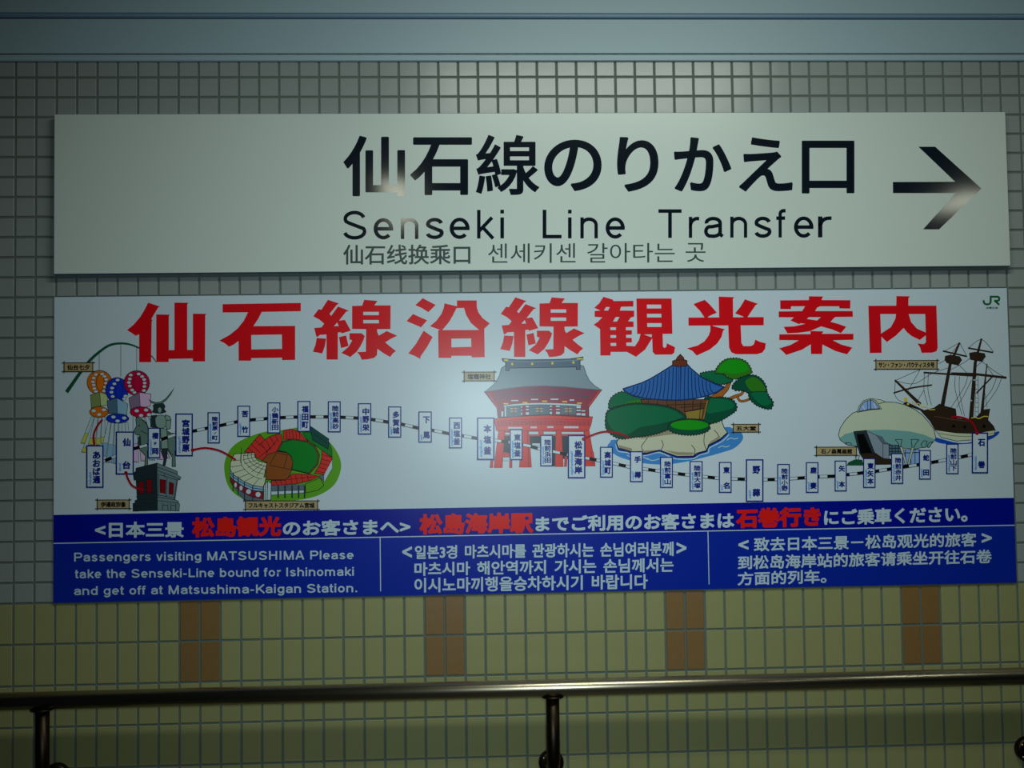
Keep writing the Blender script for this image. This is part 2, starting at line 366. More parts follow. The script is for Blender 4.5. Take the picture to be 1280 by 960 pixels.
# a monoline grotesque alphabet (cap height 1), strokes drawn as ribbons
def arc(cx, cy, a, b, d0, d1, n=12):
    return [(cx + a * math.cos(math.radians(d0 + (d1 - d0) * k / n)), cy + b * math.sin(math.radians(d0 + (d1 - d0) * k / n))) for k in range(n + 1)]
def latin(ch, w):
    h = w / 2; X = .735; T = 1 - h; xt = X - h; lo = h * .85
    def bowl(L, R, t=xt, b=lo, **k):
        return arc((L + R) / 2, (t + b) / 2, (R - L) / 2, (t - b) / 2, k.get('d0', 0), k.get('d1', 360), 24)
    def nshape(L, R): return [[(L, 0), (L, X)], [(L, xt - .22), *arc((L + R) / 2, xt - .20, (R - L) / 2, .20, 180, 0), (R, 0)]]
    s = lambda wd: (.09 + h * .6, wd - .09 - h * .6)
    if ch in 'bdopqeugnchasz': wd = .77
    L, R = s(.77)
    if ch == 'S':
        L, R = .06 + h, .88 - h; c = (L + R) / 2; a = (R - L) / 2; q = (T - lo) / 4; m = (T + lo) / 2
        return .94, [arc(c, T - q, a * .93, q, 12, 205, 14) + [(c - a * .55, m + q * .33), (c + a * .55, m - q * .33)] + arc(c, lo + q, a, q, 28, -168, 14)]
    if ch == 's':
        L, R = .06 + h, .64 - h; c = (L + R) / 2; a = (R - L) / 2; q = (xt - lo) / 4; m = (xt + lo) / 2
        return .70, [arc(c, xt - q, a * .93, q, 10, 200, 12) + [(c - a * .5, m + q * .33), (c + a * .5, m - q * .33)] + arc(c, lo + q, a, q, 28, -168, 12)]
    if ch == 'e':
        m = (xt + lo) / 2 + .01
        return .77, [[(L, m - .01), (R + h, m - .01)], bowl(L, R, d0=-3, d1=316)]
    if ch == 'c': return .70, [bowl(L, R - .05, d0=40, d1=320)]
    if ch == 'o': return .77, [bowl(L, R)]
    if ch == 'n': return .77, nshape(L, R)
    if ch == 'h': r = nshape(L, R); r[0] = [(L, 0), (L, 1)]; return .77, r
    if ch == 'm':
        r = nshape(L, .585); L2 = .585; R2 = 1.14 - (L - 0); return 1.18, r + nshape(L2, R2)[1:]
    if ch == 'u': return .77, [[(L, X), *arc((L + R) / 2, lo + .20, (R - L) / 2, .20, 180, 360), (R, xt - .2)], [(R, X), (R, 0)]]
    if ch == 'b': return .77, [[(L, 0), (L, 1)], bowl(L, R)]
    if ch == 'd': return .77, [[(R, 0), (R, 1)], bowl(L, R)]
    if ch == 'g': return .77, [[(R, X), (R, -.02), *arc((L + R) / 2, -.02, (R - L) / 2, .19, 0, -160)], bowl(L, R)]
    if ch == 'a':
        return .75, [[(L + .03, .50), *arc((L + R) / 2, .52, (R - L) / 2 - .02, xt - .52, 175, 0), (R - .02, .12), (R + .07, h * .8)],
                     arc((L + R) / 2 - .01, .215, (R - L) / 2, .215 - lo, 40, 322, 16)[::-1] + [(R - .02, .43)]][:1] + [
                     [(R - .02, .44), (L + .20, .385), *arc(L + .17, .225, .17, .215 - lo + .01, 110, 250, 8), *arc((L + R) / 2 + .0, lo + .16, (R - L) / 2 - .02, .16, 270, 350, 6)]]
    if ch == 'k': return .69, [[(.08 + h, 0), (.08 + h, 1)], [(.62, X), (.10 + h, .27)], [(.26, .42), (.66, 0)]]
    if ch == 'i': return .30, [[(.15, 0), (.15, X)], [(.15, 1 - w * 1.05), (.15, 1)]]
    if ch == 'l': return .30, [[(.15, 0), (.15, 1)]]
    if ch == 't': return .39, [[(.17, .95), (.17, .16), *arc(.29, .13 + h * .3, .12, .13 - lo + h * .3, 180, 265, 6), (.37, lo)], [(.02, xt + h * .15), (.36, xt + h * .15)]]
    if ch == 'f': return .39, [[(.16, 0), (.16, .82), *arc(.30, .83, .14, T - .83, 180, 95, 6), (.37, T)], [(.01, xt + h * .1), (.35, xt + h * .1)]]
    if ch == 'r': return .47, [[(.09 + h, 0), (.09 + h, X)], [(.09 + h, xt - .24), *arc(.34 + h, xt - .26, .25, .26, 180, 90, 8), (.48, xt)]]
    if ch == 'v': return .69, [[(.03 + h, X), (.345 - h * .15, 0)], [(.66 - h, X), (.345 + h * .15, 0)]]
    if ch == 'P': return .93, [[(.10 + h, 0), (.10 + h, 1)], [(.10 + h, T), (.58, T), *arc(.58, (T + .46) / 2, .29 - h * .6, (T - .46) / 2, 90, -90), (.10 + h, .46)]]
    if ch == 'L': return .77, [[(.10 + h, 1), (.10 + h, h), (.74, h)]]
    if ch == 'T': return .85, [[(.03, T), (.82, T)], [(.425, T), (.425, 0)]]
    if ch == 'I': return .38, [[(.19, 0), (.19, 1)]]
    if ch == 'H': return 1.0, [[(.10 + h, 0), (.10 + h, 1)], [(.90 - h, 0), (.90 - h, 1)], [(.1, .53), (.9, .53)]]
    if ch == 'U': return 1.0, [[(.10 + h, 1), *arc(.5, .36, .40 - h, .36 - lo, 180, 360, 16), (.90 - h, 1)]]
    if ch == 'M': return 1.16, [[(.09 + h, 0), (.09 + h, .96)], [(1.07 - h, 0), (1.07 - h, .96)], [(.11 + h, 1), (.58 - h * .1, 0)], [(1.05 - h, 1), (.58 + h * .1, 0)]]
    if ch == 'A': return .93, [[(.02 + h, 0), (.465 - h * .2, 1)], [(.91 - h, 0), (.465 + h * .2, 1)], [(.22, .32), (.71, .32)]]
    if ch == 'K': return .93, [[(.10 + h, 0), (.10 + h, 1)], [(.86, 1), (.12 + h, .33)], [(.38, .56), (.90, 0)]]
    if ch == '-': return .46, [[(.05, .36), (.41, .36)]]
    if ch == '.': return .39, [[(.195, 0), (.195, w * 1.1)]]
    if ch == ' ': return .38, []
    raise ValueError(ch)
def latin_line(P, text, x0, x1, base0, base1, cap, w, col, track=0.02):
    pen = 0; st = []
    for ch in text:
        a, ss = latin(ch, w); st += [[(x + pen, y) for x, y in s_] for s_ in ss]; pen += a + track
    xs = [p[0] for s_ in st for p in s_]; lo, hi = min(xs) - w / 2, max(xs) + w / 2
    k = (x1 - x0) / (hi - lo); n = 0
    for s_ in st:
        v, f = ribbon(s_, w)
        fn = lambda p: (x0 + (p[0] - lo) * k, base0 + (base1 - base0) * (p[0] - lo) / (hi - lo) - p[1] * cap)
        P.raw([fn(p) for p in v], f, col, step=False, bump=(n % 5) * 0.000004); n += 1
def latin_box(P, ch, x0, x1, base, cap, w, col):
    _, ss = latin(ch, w); V = []
    for k, s_ in enumerate(ss): V.append(ribbon(s_, w))
    lo = min(p[0] for v, f in V for p in v); hi = max(p[0] for v, f in V for p in v); kx = (x1 - x0) / (hi - lo)
    for k, (v, f) in enumerate(V):
        P.raw([(x0 + (p[0] - lo) * kx, base - p[1] * cap) for p in v], f, col, step=False, bump=(k % 5) * 0.000004)

# ------------------------------------------------------------------ upper sign
UY = -0.024
up = empty('transfer_sign', (0.851, 0, ZJ + 1.002))
up['label'] = 'long white sign board with black lettering and a right-pointing arrow, mounted on the upper tiles'; up['category'] = 'sign'
UW, UH = 1.1965, 0.1985
v_, f_ = box_vf(-UW, UW, UY, -0.0005, -UH, UH, .0012)
bd = mesh_obj('sign_panel', v_, f_, [M_SIGN, M_ALU], up, fm=[0, 1] + [1, 1] * 4)
BL = {'black': M_BLACK, 'thin': mat('thin_grey_vinyl', '#3c4a4a', .2, noise=0)}
STN = [("あおば通", 108.4, 556.9, 129.4, 609.4, "Aoba-dori"), ("仙台", 145.3, 539.7, 167.2, 592.8, "Sendai"), ("榴ヶ岡", 185.3, 535, 200.3, 572.2, "Tsutsujigaoka"),
 ("宮城野原", 219.7, 517.2, 240.9, 570, "Miyaginohara"), ("陸前原ノ町", 260, 515.6, 274.7, 553.8, "Rikuzen-Haranomachi"), ("苦竹", 297.2, 507.5, 312.5, 545.6, "Nigatake"),
 ("小鶴新田", 334.7, 503.4, 350.3, 541.3, "Kozurushinden"), ("福田町", 372.2, 501.6, 387.8, 539.4, "Fukudamachi"), ("陸前高砂", 410.3, 501.9, 425.6, 540, "Rikuzen-Takasago"),
 ("中野栄", 447.8, 504.4, 463.8, 542.8, "Nakanosakae"), ("多賀城", 485.6, 508.4, 501.3, 546.6, "Tagajo"), ("下馬", 523.4, 514.7, 539.4, 552.8, "Geba"),
 ("西塩釜", 561.6, 522.2, 577.2, 560, "Nishi-Shiogama"), ("本塩釜", 596.6, 522.2, 617.8, 574.7, "Hon-Shiogama"), ("東塩釜", 637.5, 536.9, 652.8, 574.7, "Higashi-Shiogama"),
 ("陸前浜田", 675.6, 544, 690.6, 582.5, "Rikuzen-Hamada"), ("松島海岸", 710, 544, 731.3, 597.5, "Matsushima-Kaigan"), ("高城町", 750.3, 558.8, 765.6, 596.6, "Takagimachi"),
 ("手樽", 787.8, 564.4, 803.1, 602.2, "Tetaru"), ("陸前富山", 825.3, 571.3, 840.6, 609.4, "Rikuzen-Tomiyama"), ("陸前大塚", 862.2, 576.6, 877.8, 614, "Rikuzen-Otsuka"),
 ("東名", 898.8, 577.8, 914, 615.6, "Tona"), ("野蒜", 932.5, 574.4, 953.8, 626.9, "Nobiru"), ("陸前小野", 971.6, 580.3, 986.6, 617.5, "Rikuzen-Ono"),
 ("鹿妻", 1007.5, 578, 1022.5, 615.6, "Kazuma"), ("矢本", 1043.4, 576, 1057.8, 613.8, "Yamoto"), ("東矢本", 1079, 573, 1093.8, 609.4, "Higashi-Yamoto"),
 ("陸前赤井", 1113.8, 566.9, 1128.4, 604.4, "Rikuzen-Akai"), ("蛇田", 1148.8, 562.8, 1163, 599, "Hebita"), ("陸前山下", 1182.8, 555, 1197.5, 592.2, "Rikuzen-Yamashita"),
 ("石巻", 1214.7, 541, 1234.4, 591.3, "Ishinomaki")]
TAGS = [("仙台七夕", 79.8, 453.5, 116.9, 464.4), ("伊達政宗像", 121.3, 624.8, 162.5, 635.6), ("フルキャストスタジアム宮城", 306.3, 626, 397.8, 636.6),
 ("塩竈神社", 579.7, 465, 618.4, 476), ("五大堂", 916, 530.3, 948.8, 540), ("石ノ森萬画館", 1019.7, 558.8, 1071, 569), ("サン・ファン・バウティスタ号", 1094, 450.6, 1171.6, 461.3)]
BAND = [("<日本三景", 118.8, 229.7, 652.3, 672.3, 651.8, 671.8, 1.5, 'pale'), ("松島観光", 240, 351.6, 646.6, 672.2, 644.8, 670.0, 2.5, 'red2'), ("のお客さまへ>", 353.6, 513, 650.4, 670.4, 648.0, 668.0, 1.6, 'pale'),
 ("松島海岸駅", 524.3, 666.6, 642.5, 668.5, 640.0, 666.0, 2.6, 'red2'), ("までご利用のお客さまは", 669.5, 917.6, 645.0, 665.0, 640.0, 660.5, 1.6, 'pale'), ("石巻行き", 920, 1026, 635.5, 660.5, 633.0, 658.0, 2.6, 'red2'),
 ("にご乗車ください。", 1030, 1209.4, 637.0, 657.0, 632.0, 652.5, 1.5, 'pale')]
PARA = [("<", 503.0, 515.0, 683, 697, 683, 697, 1.3, 'pale'), (">", 845.5, 858.0, 678, 692, 678, 692, 1.3, 'pale'), ("일본3경 마츠시마를 관광하시는 손님여러분께", 518.6, 842, 682, 699, 677, 695, .95, 'pale'),
 ("마츠시마 해안역까지 가시는 손님께서는", 518, 842, 703, 720, 697.0, 715, .95, 'pale'), ("이시노마끼행을승차하시기 바랍니다", 518, 809.7, 722.5, 740.8, 717.5, 736.0, .95, 'pale'),
 ("<", 923, 935.7, 675, 687, 675, 687, 1.3, 'pale'), (">", 1227, 1239.7, 666.5, 678.5, 666.5, 678.5, 1.3, 'pale'), ("致去日本三景－松岛观光的旅客", 942.4, 1220.5, 671.8, 689.5, 665.5, 683, .9, 'pale'),
 ("到松岛海岸站的旅客请乘坐开往石卷", 922.2, 1239.7, 694.6, 712.2, 686.5, 704, .9, 'pale'), ("方面的列车。", 922, 1033, 715, 732, 711.5, 729, .9, 'pale')]
allch = set('口') | set('仙石線のりかえ口仙石线换乘口센세키센갈아타는곳JR東日本')
for r in STN: allch |= set(r[0]) | set(r[5])
for r in TAGS + BAND + PARA: allch |= set(r[0])
load_glyphs(sorted(allch - {' '}))

for ch, *bx in [('仙', 429.5, 169.8, 506.3, 245.3), ('石', 513, 171.6, 590, 243.9), ('線', 595, 168.7, 674, 243.7), ('の', 680.3, 174.6, 752, 238.8), ('り', 771.3, 171.2, 823.1, 239.6),
                ('か', 842.4, 171.6, 914, 239.2), ('え', 924, 171.8, 990.8, 239.2), ('口', 1002.2, 175.8, 1068, 241.9)]:
    P = Print(UY); cjk_box(P, ch, bx, {'線': 2.3, '口': 3.2}.get(ch, 3.5), 'black'); P.build('headline_character', up, 'black heading character', BL)
P = Print(UY)
W4 = .126
for ch, a, b in [('S', 429, 458), ('e', 467, 491.5), ('n', 501, 523), ('s', 532.3, 554.7), ('e', 562, 587), ('k', 596.3, 618), ('i', 625.4, 630)]: latin_box(P, ch, a, b, 299.2 - (a - 429) * .006, 35.8, W4, 'black')
P.build('english_word', up, 'word Senseki in black', BL); P = Print(UY)
for ch, a, b in [('L', 678.3, 702), ('i', 710, 714.5), ('n', 725.4, 747.3), ('e', 757, 781)]: latin_box(P, ch, a, b, 298.0, 35.8, W4, 'black')
P.build('english_word', up, 'word Line in black', BL); P = Print(UY)
for ch, a, b in [('T', 823, 852), ('r', 861, 874), ('a', 880, 904.8), ('n', 912.8, 934), ('s', 943, 964.4), ('f', 970.3, 982), ('e', 992.4, 1016.8), ('r', 1022.5, 1039.5)]: latin_box(P, ch, a, b, 297.4 - (a - 823) * .003, 35.8, W4, 'black')
P.build('english_word', up, 'word Transfer in black', BL)
P = Print(UY); cjk_line(P, '仙石线换乘口', 429, 588, 305.8, 330.8, 305.6, 330.4, .8, 'thin'); P.build('chinese_lettering', up, 'small thin dark grey characters', BL)
P = Print(UY)
cjk_line(P, '센세키센', 610, 719.5, 304.5, 329, 304, 328.5, 0, 'thin'); cjk_line(P, '갈아타는', 734, 843.5, 304, 328.5, 303.6, 328, 0, 'thin'); cjk_box(P, '곳', (857, 303.8, 882, 327.4), 0, 'thin')
P.build('korean_lettering', up, 'small thin dark grey characters', BL)
P = Print(UY); P.poly([(1116, 227.5), (1193.9, 227.2), (1148, 183.4), (1169, 183.4), (1226.7, 235.6), (1173.9, 286.7), (1153.8, 286.7), (1194.6, 241.4), (1116.2, 241.4)], 'black')
P.build('arrow', up, 'glossy black arrow pointing right', BL)

# ------------------------------------------------------------------ lower board
LY = -0.006
lo_ = empty('tourist_guide_board', (0.847, 0, ZJ + 0.3755))
lo_['label'] = 'large tourist guide board with red heading, pictures and blue notice, under the plain sign'; lo_['category'] = 'sign'
LW, LH = 1.1985, 0.3745
v_, f_ = box_vf(-LW, LW, LY, -0.0005, -LH, LH, .0006)
mesh_obj('board_panel', v_, f_, [ink('white', INK['white']), M_ALU], lo_, fm=[0, 1] + [1, 1] * 4)
zt = lambda v: onwall(*v, LY)[1]
zb = (zt((66, 644)) + zt((1264, 622))) / 2; zs = (zt((66, 680.5)) + zt((1266, 655.3))) / 2; cz = ZJ + .3755
x475, x886 = onwall(475.5, 710, LY)[0] - .847, onwall(885.8, 705, LY)[0] - .847
def flat(name, x0, x1, z0, z1, col, t, lab):
    o = box(name, x0, x1, LY - t, LY + .0001, z0, z1, ink(col, INK[col]), lo_); o['label'] = lab; return o
flat('notice_band', -LW + .0006, LW - .0006, zs - cz, zb - cz, 'blue', .00005, 'dark blue strip with white and red lettering')
flat('notice_panel', -LW + .0006, LW - .0006, -LH + .0006, zs - cz, 'midblue', .00005, 'blue panel with notices in three languages')
flat('divider_line', -LW + .0006, LW - .0006, zs - cz - .0012, zs - cz + .0012, 'pale', .00009, 'thin white line')
for x in (x475, x886): flat('divider_line', x - .0011, x + .0011, -LH + .012, zs - cz - .0012, 'pale', .00009, 'thin white line')

# red heading, traced outlines
H = []
H.append([(155, 370, 10.66), [[(322, 88), (478, 140), (455, 155), (410, 230), (365, 305), (380, 322), (370, 340), (362, 882), (202, 882), (202, 510), (155, 530), (100, 490), (40, 455), (130, 380), (215, 280), (270, 190)]],
  [[(430, 245), (610, 248), (598, 270), (598, 720), (672, 720), (672, 88), (862, 90), (843, 112), (843, 718), (918, 718), (918, 235), (1102, 237), (1083, 258), (1080, 872), (918, 872), (915, 833), (598, 838), (595, 880), (430, 880)]]])
H.append([(270, 370, 10.66), [[(88, 108), (1130, 92), (1130, 203), (610, 212), (560, 310), (498, 402), (1055, 398), (1055, 852), (882, 855), (878, 822), (470, 828), (468, 862), (302, 862), (300, 600), (240, 645), (175, 675), (110, 625), (45, 593), (180, 520), (290, 430), (370, 330), (425, 217), (88, 220)], [(470, 520), (878, 513), (880, 704), (472, 712)]]])
SEN = [[[(265, 82), (415, 132), (385, 150), (288, 270), (310, 295), (400, 172), (548, 228), (510, 240), (415, 360), (492, 350), (572, 495), (450, 530), (437, 515), (398, 520), (398, 880), (248, 880), (246, 545), (160, 550), (130, 575), (112, 575), (82, 458), (180, 450), (215, 400), (150, 345), (70, 303), (140, 208), (178, 215)], [(345, 435), (390, 385), (410, 432)]],
  [[(115, 592), (242, 600), (225, 700), (190, 798), (65, 775), (100, 680)]], [[(413, 580), (508, 557), (540, 700), (440, 725)]],
  [[(750, 82), (928, 97), (885, 157), (1102, 157), (1100, 472), (922, 475), (925, 520), (945, 560), (1050, 498), (1190, 562), (1110, 600), (1030, 650), (1100, 710), (1172, 765), (1130, 800), (1095, 845), (1000, 790), (925, 735), (920, 820), (880, 858), (800, 875), (718, 882), (690, 820), (655, 780), (772, 775), (775, 475), (588, 470), (588, 165), (722, 160)], [(738, 243), (945, 243), (945, 287), (738, 287)], [(738, 352), (945, 352), (945, 396), (738, 396)]],
  [[(552, 528), (715, 528), (757, 565), (740, 620), (700, 700), (650, 775), (565, 845), (445, 790), (540, 710), (590, 622), (555, 612)]]]
H.append([(385, 367, 10.667)] + SEN)
H.append([(505, 365, 10.66), [[(250, 82), (422, 173), (325, 268), (240, 215), (152, 175)]], [[(120, 293), (308, 377), (228, 470), (35, 388)]], [[(262, 515), (382, 600), (310, 730), (220, 860), (218, 892), (140, 850), (58, 818), (160, 690)]],
  [[(540, 152), (705, 190), (706, 112), (968, 112), (970, 200), (990, 270), (1050, 350), (1142, 418), (1070, 490), (1075, 868), (905, 872), (900, 850), (632, 850), (630, 878), (460, 878), (455, 512), (480, 505), (345, 455), (430, 385), (500, 290), (530, 210)], [(700, 215), (800, 212), (830, 310), (890, 410), (1000, 506), (510, 508), (600, 400), (650, 315)], [(632, 622), (895, 618), (898, 730), (633, 738)]]])
H.append([(385 + 234.4, 367 - 3.0, 10.70)] + SEN)
H.append([(735, 363, 10.667), [[(205, 85), (330, 122), (340, 142), (605, 138), (605, 215), (440, 218), (425, 268), (615, 270), (615, 350), (572, 362), (535, 412), (608, 415), (608, 488), (505, 492), (505, 530), (585, 532), (585, 590), (508, 592), (508, 632), (585, 634), (585, 693), (510, 696), (512, 738), (625, 745), (680, 660), (700, 582), (655, 580), (645, 108), (1115, 108), (1125, 578), (995, 580), (1000, 750), (1020, 768), (1045, 750), (1050, 705), (1160, 757), (1150, 830), (1120, 855), (895, 857), (862, 820), (855, 640), (760, 790), (640, 885), (520, 820), (302, 820), (300, 868), (165, 868), (160, 515), (75, 457), (130, 420), (190, 360), (88, 352), (88, 275), (165, 268), (82, 232), (150, 170)],
  [(213, 268), (240, 222), (290, 222), (268, 268)], [(333, 415), (370, 355), (420, 355), (385, 415)], [(298, 492), (372, 492), (372, 528), (298, 528)], [(300, 597), (374, 597), (374, 633), (300, 633)], [(302, 700), (375, 700), (375, 740), (302, 740)],
  [(785, 190), (975, 190), (975, 240), (785, 240)], [(787, 312), (978, 312), (978, 360), (787, 360)], [(790, 437), (980, 437), (980, 487), (790, 487)], [(745, 587), (852, 587), (848, 625)]]])
H.append([(855, 363, 10.66), [[(275, 125), (345, 190), (438, 298), (370, 325), (320, 352), (320, 365), (275, 365), (210, 270), (125, 182)]], [[(462, 82), (672, 90), (652, 110), (655, 370), (468, 370)]], [[(812, 118), (985, 178), (955, 195), (850, 350), (850, 365), (795, 365), (790, 350), (680, 305), (750, 220)]],
  [[(58, 362), (1062, 355), (1062, 465), (60, 470)]], [[(350, 460), (400, 478), (545, 518), (520, 540), (500, 620), (440, 710), (340, 790), (168, 868), (110, 805), (40, 772), (180, 735), (270, 680), (330, 600), (350, 540)]],
  [[(588, 460), (755, 460), (765, 700), (790, 742), (890, 742), (930, 720), (950, 655), (1010, 685), (1090, 705), (1080, 780), (1040, 830), (970, 850), (690, 850), (630, 825), (600, 760)]]])
H.append([(965, 363, 10.66), [[(492, 78), (680, 80), (660, 128), (1045, 130), (1043, 243), (900, 240), (893, 212), (640, 212), (600, 230), (575, 275), (1075, 275), (1078, 352), (840, 355), (780, 418), (880, 445), (990, 485), (918, 570), (800, 520), (655, 480), (500, 545), (350, 565), (205, 572), (155, 485), (300, 478), (445, 445), (385, 438), (360, 450), (245, 400), (290, 360), (90, 358), (88, 280), (400, 275), (440, 212), (255, 212), (250, 250), (110, 248), (108, 132), (490, 128)], [(465, 380), (490, 357), (650, 357), (600, 400)]],
  [[(512, 540), (685, 545), (665, 578), (1085, 578), (1085, 658), (810, 665), (920, 720), (1070, 762), (1000, 852), (850, 810), (672, 722), (668, 848), (520, 848), (515, 718), (400, 790), (190, 860), (140, 810), (95, 772), (250, 725), (355, 665), (95, 662), (97, 585), (512, 582)]]])
H.append([(1075, 363, 10.66), [[(485, 75), (665, 78), (645, 105), (645, 203), (1018, 203), (1035, 760), (1020, 810), (960, 830), (820, 832), (800, 760), (765, 708), (850, 715), (878, 690), (875, 600), (797, 660), (690, 610), (630, 560), (580, 500), (480, 600), (358, 688), (285, 618), (288, 832), (130, 835), (110, 205), (482, 203)], [(270, 315), (480, 315), (470, 380), (410, 490), (280, 575)], [(648, 315), (868, 315), (875, 560), (760, 510), (680, 420)]]])
for g in H:
    P = Print(LY, .0004); P.T(*g[0])
    for loops in g[1:]: P.poly(loops[0], 'red', holes=loops[1:])
    P.build('headline_character', lo_, 'large red heading character')

# ---- lanterns
P = Print(LY).T(70, 420, 8)
P.line([(105, 562), (170, 470), (240, 370), (330, 255), (420, 170), (530, 95), (640, 74), (740, 85), (825, 118), (900, 160), (960, 205), (1003, 262)], [4.8, 1.0], 'dgreen', sm=True)
for a, b, c in ((432, 180, 345), (648, 85, 405), (807, 118, 345)): P.line([(a, b), (a, c)], .45, 'ink')
P.build('bamboo_pole', lo_, 'printed bent green bamboo pole with three strings')
def lantern(ball, c1, ring, cL, cR, box4, dots1, dots2, lab, lift, strm):
    P = Print(LY, lift).T(70, 420, 8)
    for q, tip, tc in strm:
        P.poly(q, 'pale', ol=.35); P.poly(tip, tc, ol=.3)
    P.bumpy(ell_pts(*ball, 20), c1, 1.1, ol=.5, pitch=2.4)
    P.ell(ball[0] + (8 if c1 != 'blu' else 20), ball[1], ball[2] * .33, ball[3] * .72, c1, ol=.5)
    for x, y in dots1: P.ell(x, y, 21, 15, 'white', ol=.3, n=12)
    L, T_, R_, bl, bm, br = box4
    P.poly([L, T_, bm, bl], cL, ol=.45); P.poly([T_, R_, br, bm], cR, ol=.45)
    P.bumpy(ell_pts(*ring, 16), c1, .9, ol=.5, pitch=2.4)
    for x, y in dots2: P.ell(x, y, 24, 17, 'white', ol=.3, n=12)
    return P.build('lantern_picture', lo_, lab)
def streamer(x0, x1, X0, X1, y0, y1, t, tc):
    l = lambda a, b, k: a + (b - a) * k
    return ([(x0, y0), (x1, y0), (X1, y1), (X0, y1)], [(l(x0, X0, t), l(y0, y1, t)), (l(x1, X1, t), l(y0, y1, t)), (X1, y1 + 4), (X0, y1 - 12)], tc)
lantern((435, 465, 118, 115), 'orange', (430, 760, 88, 50), 'olive', 'lgreen', ((345, 590), (438, 560), (520, 590), (355, 720), (448, 700), (515, 690)),
  [(400, 385), (378, 420), (370, 458), (378, 490), (385, 525), (400, 555), (462, 380), (485, 403), (502, 435), (500, 472), (490, 510), (480, 548)], [(378, 748), (480, 738), (432, 785)],
  'printed orange festival lantern with streamers', .0003,
  [streamer(352, 385, 250, 318, 810, 1075, .62, 'yellow'), streamer(385, 410, 255, 300, 810, 1165, .85, 'yellow'), streamer(385, 420, 325, 390, 810, 1090, .75, 'yellow'), streamer(425, 455, 400, 440, 810, 1090, .75, 'yellow'), streamer(460, 490, 450, 490, 810, 1080, .75, 'yellow')])
lantern((610, 540, 108, 118), 'blu', (615, 825, 108, 42), 'slate', 'lblue', ((510, 650), (610, 620), (718, 680), (525, 775), (615, 780), (708, 790)),
  [(617, 440), (585, 478), (562, 520), (555, 562), (568, 605), (695, 600), (683, 628)], [(575, 810), (683, 820), (617, 850)],
  'printed blue festival lantern with streamers', .0007,
  [streamer(520, 550, 440, 500, 860, 1200, .62, 'lblue'), streamer(555, 585, 500, 560, 865, 1265, .55, 'lblue'), streamer(590, 620, 570, 620, 870, 1275, .55, 'lblue'), streamer(630, 660, 625, 680, 870, 1280, .55, 'lblue'), streamer(690, 720, 700, 760, 865, 1260, .6, 'lblue')])
lantern((808, 470, 122, 118), 'magenta', (850, 760, 102, 48), 'mauve', 'pink', ((730, 620), (835, 565), (950, 580), (745, 735), (845, 720), (945, 700)),
  [(748, 390), (738, 430), (730, 465), (740, 500), (762, 540), (785, 565), (828, 380), (862, 405), (883, 435), (888, 470), (885, 505), (880, 545)], [(808, 748), (902, 740), (852, 795), (932, 788)],
  'printed crimson festival lantern with streamers', .0011,
  [streamer(770, 800, 770, 830, 800, 1260, .6, 'pink'), streamer(810, 840, 850, 910, 810, 1250, .6, 'pink'), streamer(850, 880, 930, 990, 810, 1240, .6, 'lblue'), streamer(890, 920, 1010, 1080, 800, 1235, .6, 'pink'), streamer(930, 950, 1090, 1140, 800, 1220, .6, 'pink')])
# ---- statue
P = Print(LY, .0016).T(150, 480, 9.6)
P.poly([(190, 430), (200, 395), (230, 415), (260, 418), (320, 465), (352, 560), (360, 600), (500, 590), (560, 560), (650, 610), (680, 680), (690, 800), (660, 800), (668, 990), (625, 990), (628, 880), (575, 800), (500, 782), (350, 785), (330, 800), (335, 985), (298, 985), (306, 860), (240, 790), (212, 720), (235, 640), (240, 612), (185, 605), (168, 560), (200, 500)], 'stat', ol=.6)
P.poly([(500, 775), (572, 782), (565, 880), (545, 975), (512, 985), (530, 890), (500, 830)], 'statd', ol=.4)
P.poly([(215, 640), (250, 620), (255, 740), (225, 735)], 'statd'); P.line([(262, 425), (320, 480), (345, 560)], .9, 'statd', sm=True); P.ell(230, 500, 12, 8, 'ink')
P.line([(560, 740), (590, 800), (640, 860)], .7, 'statd', sm=True); P.line([(500, 600), (660, 590)], .6, 'ink'); P.line([(250, 560), (330, 600)], .6, 'ink')
P.build('horse_picture', lo_, 'printed grey-green horse of an equestrian statue')
P = Print(LY, .0020).T(150, 480, 9.6)
P.poly([(488, 530), (562, 540), (578, 770), (498, 778)], 'statl', ol=.5)
P.poly([(372, 380), (445, 372), (455, 525), (368, 515)], 'statd', ol=.4)
P.poly([(545, 368), (600, 388), (614, 430), (604, 535), (565, 545), (540, 480)], 'statl', ol=.6); P.line([(550, 440), (610, 430)], .6, 'ink')
P.poly([(430, 400), (470, 375), (530, 380), (555, 440), (545, 510), (490, 530), (440, 510), (425, 450)], 'statl', ol=.5, sm=True)
P.poly([(398, 255), (450, 225), (525, 235), (545, 270), (530, 300), (556, 335), (500, 352), (430, 350), (386, 338), (405, 300)], 'statd', ol=.4)
P.ell(478, 312, 24, 34, 'statl', ol=.4)
P.poly([(345, 183), (375, 205), (430, 222), (490, 215), (550, 175), (605, 110), (655, 42), (612, 122), (560, 190), (500, 235), (430, 240), (372, 220)], 'stat', ol=.5)
P.build('rider_picture', lo_, 'printed armoured rider with a crescent helmet')
P = Print(LY, .0018).T(150, 560, 10.67)
P.poly([(215, 268), (495, 200), (500, 832), (175, 842), (175, 740), (200, 732), (203, 698), (232, 690), (215, 420), (190, 432), (178, 340), (215, 305)], 'dstone', ol=.5)
P.poly([(495, 200), (765, 310), (768, 362), (815, 390), (800, 425), (772, 420), (735, 690), (780, 708), (782, 740), (797, 745), (790, 838), (500, 832)], 'stone', ol=.5)
for q in ([(245, 450), (320, 445), (320, 600), (255, 615)], [(350, 425), (425, 415), (430, 590), (362, 600)], [(535, 420), (610, 430), (605, 605), (535, 590)], [(660, 455), (715, 475), (708, 620), (655, 610)]): P.poly(q, 'maroon', ol=.6)
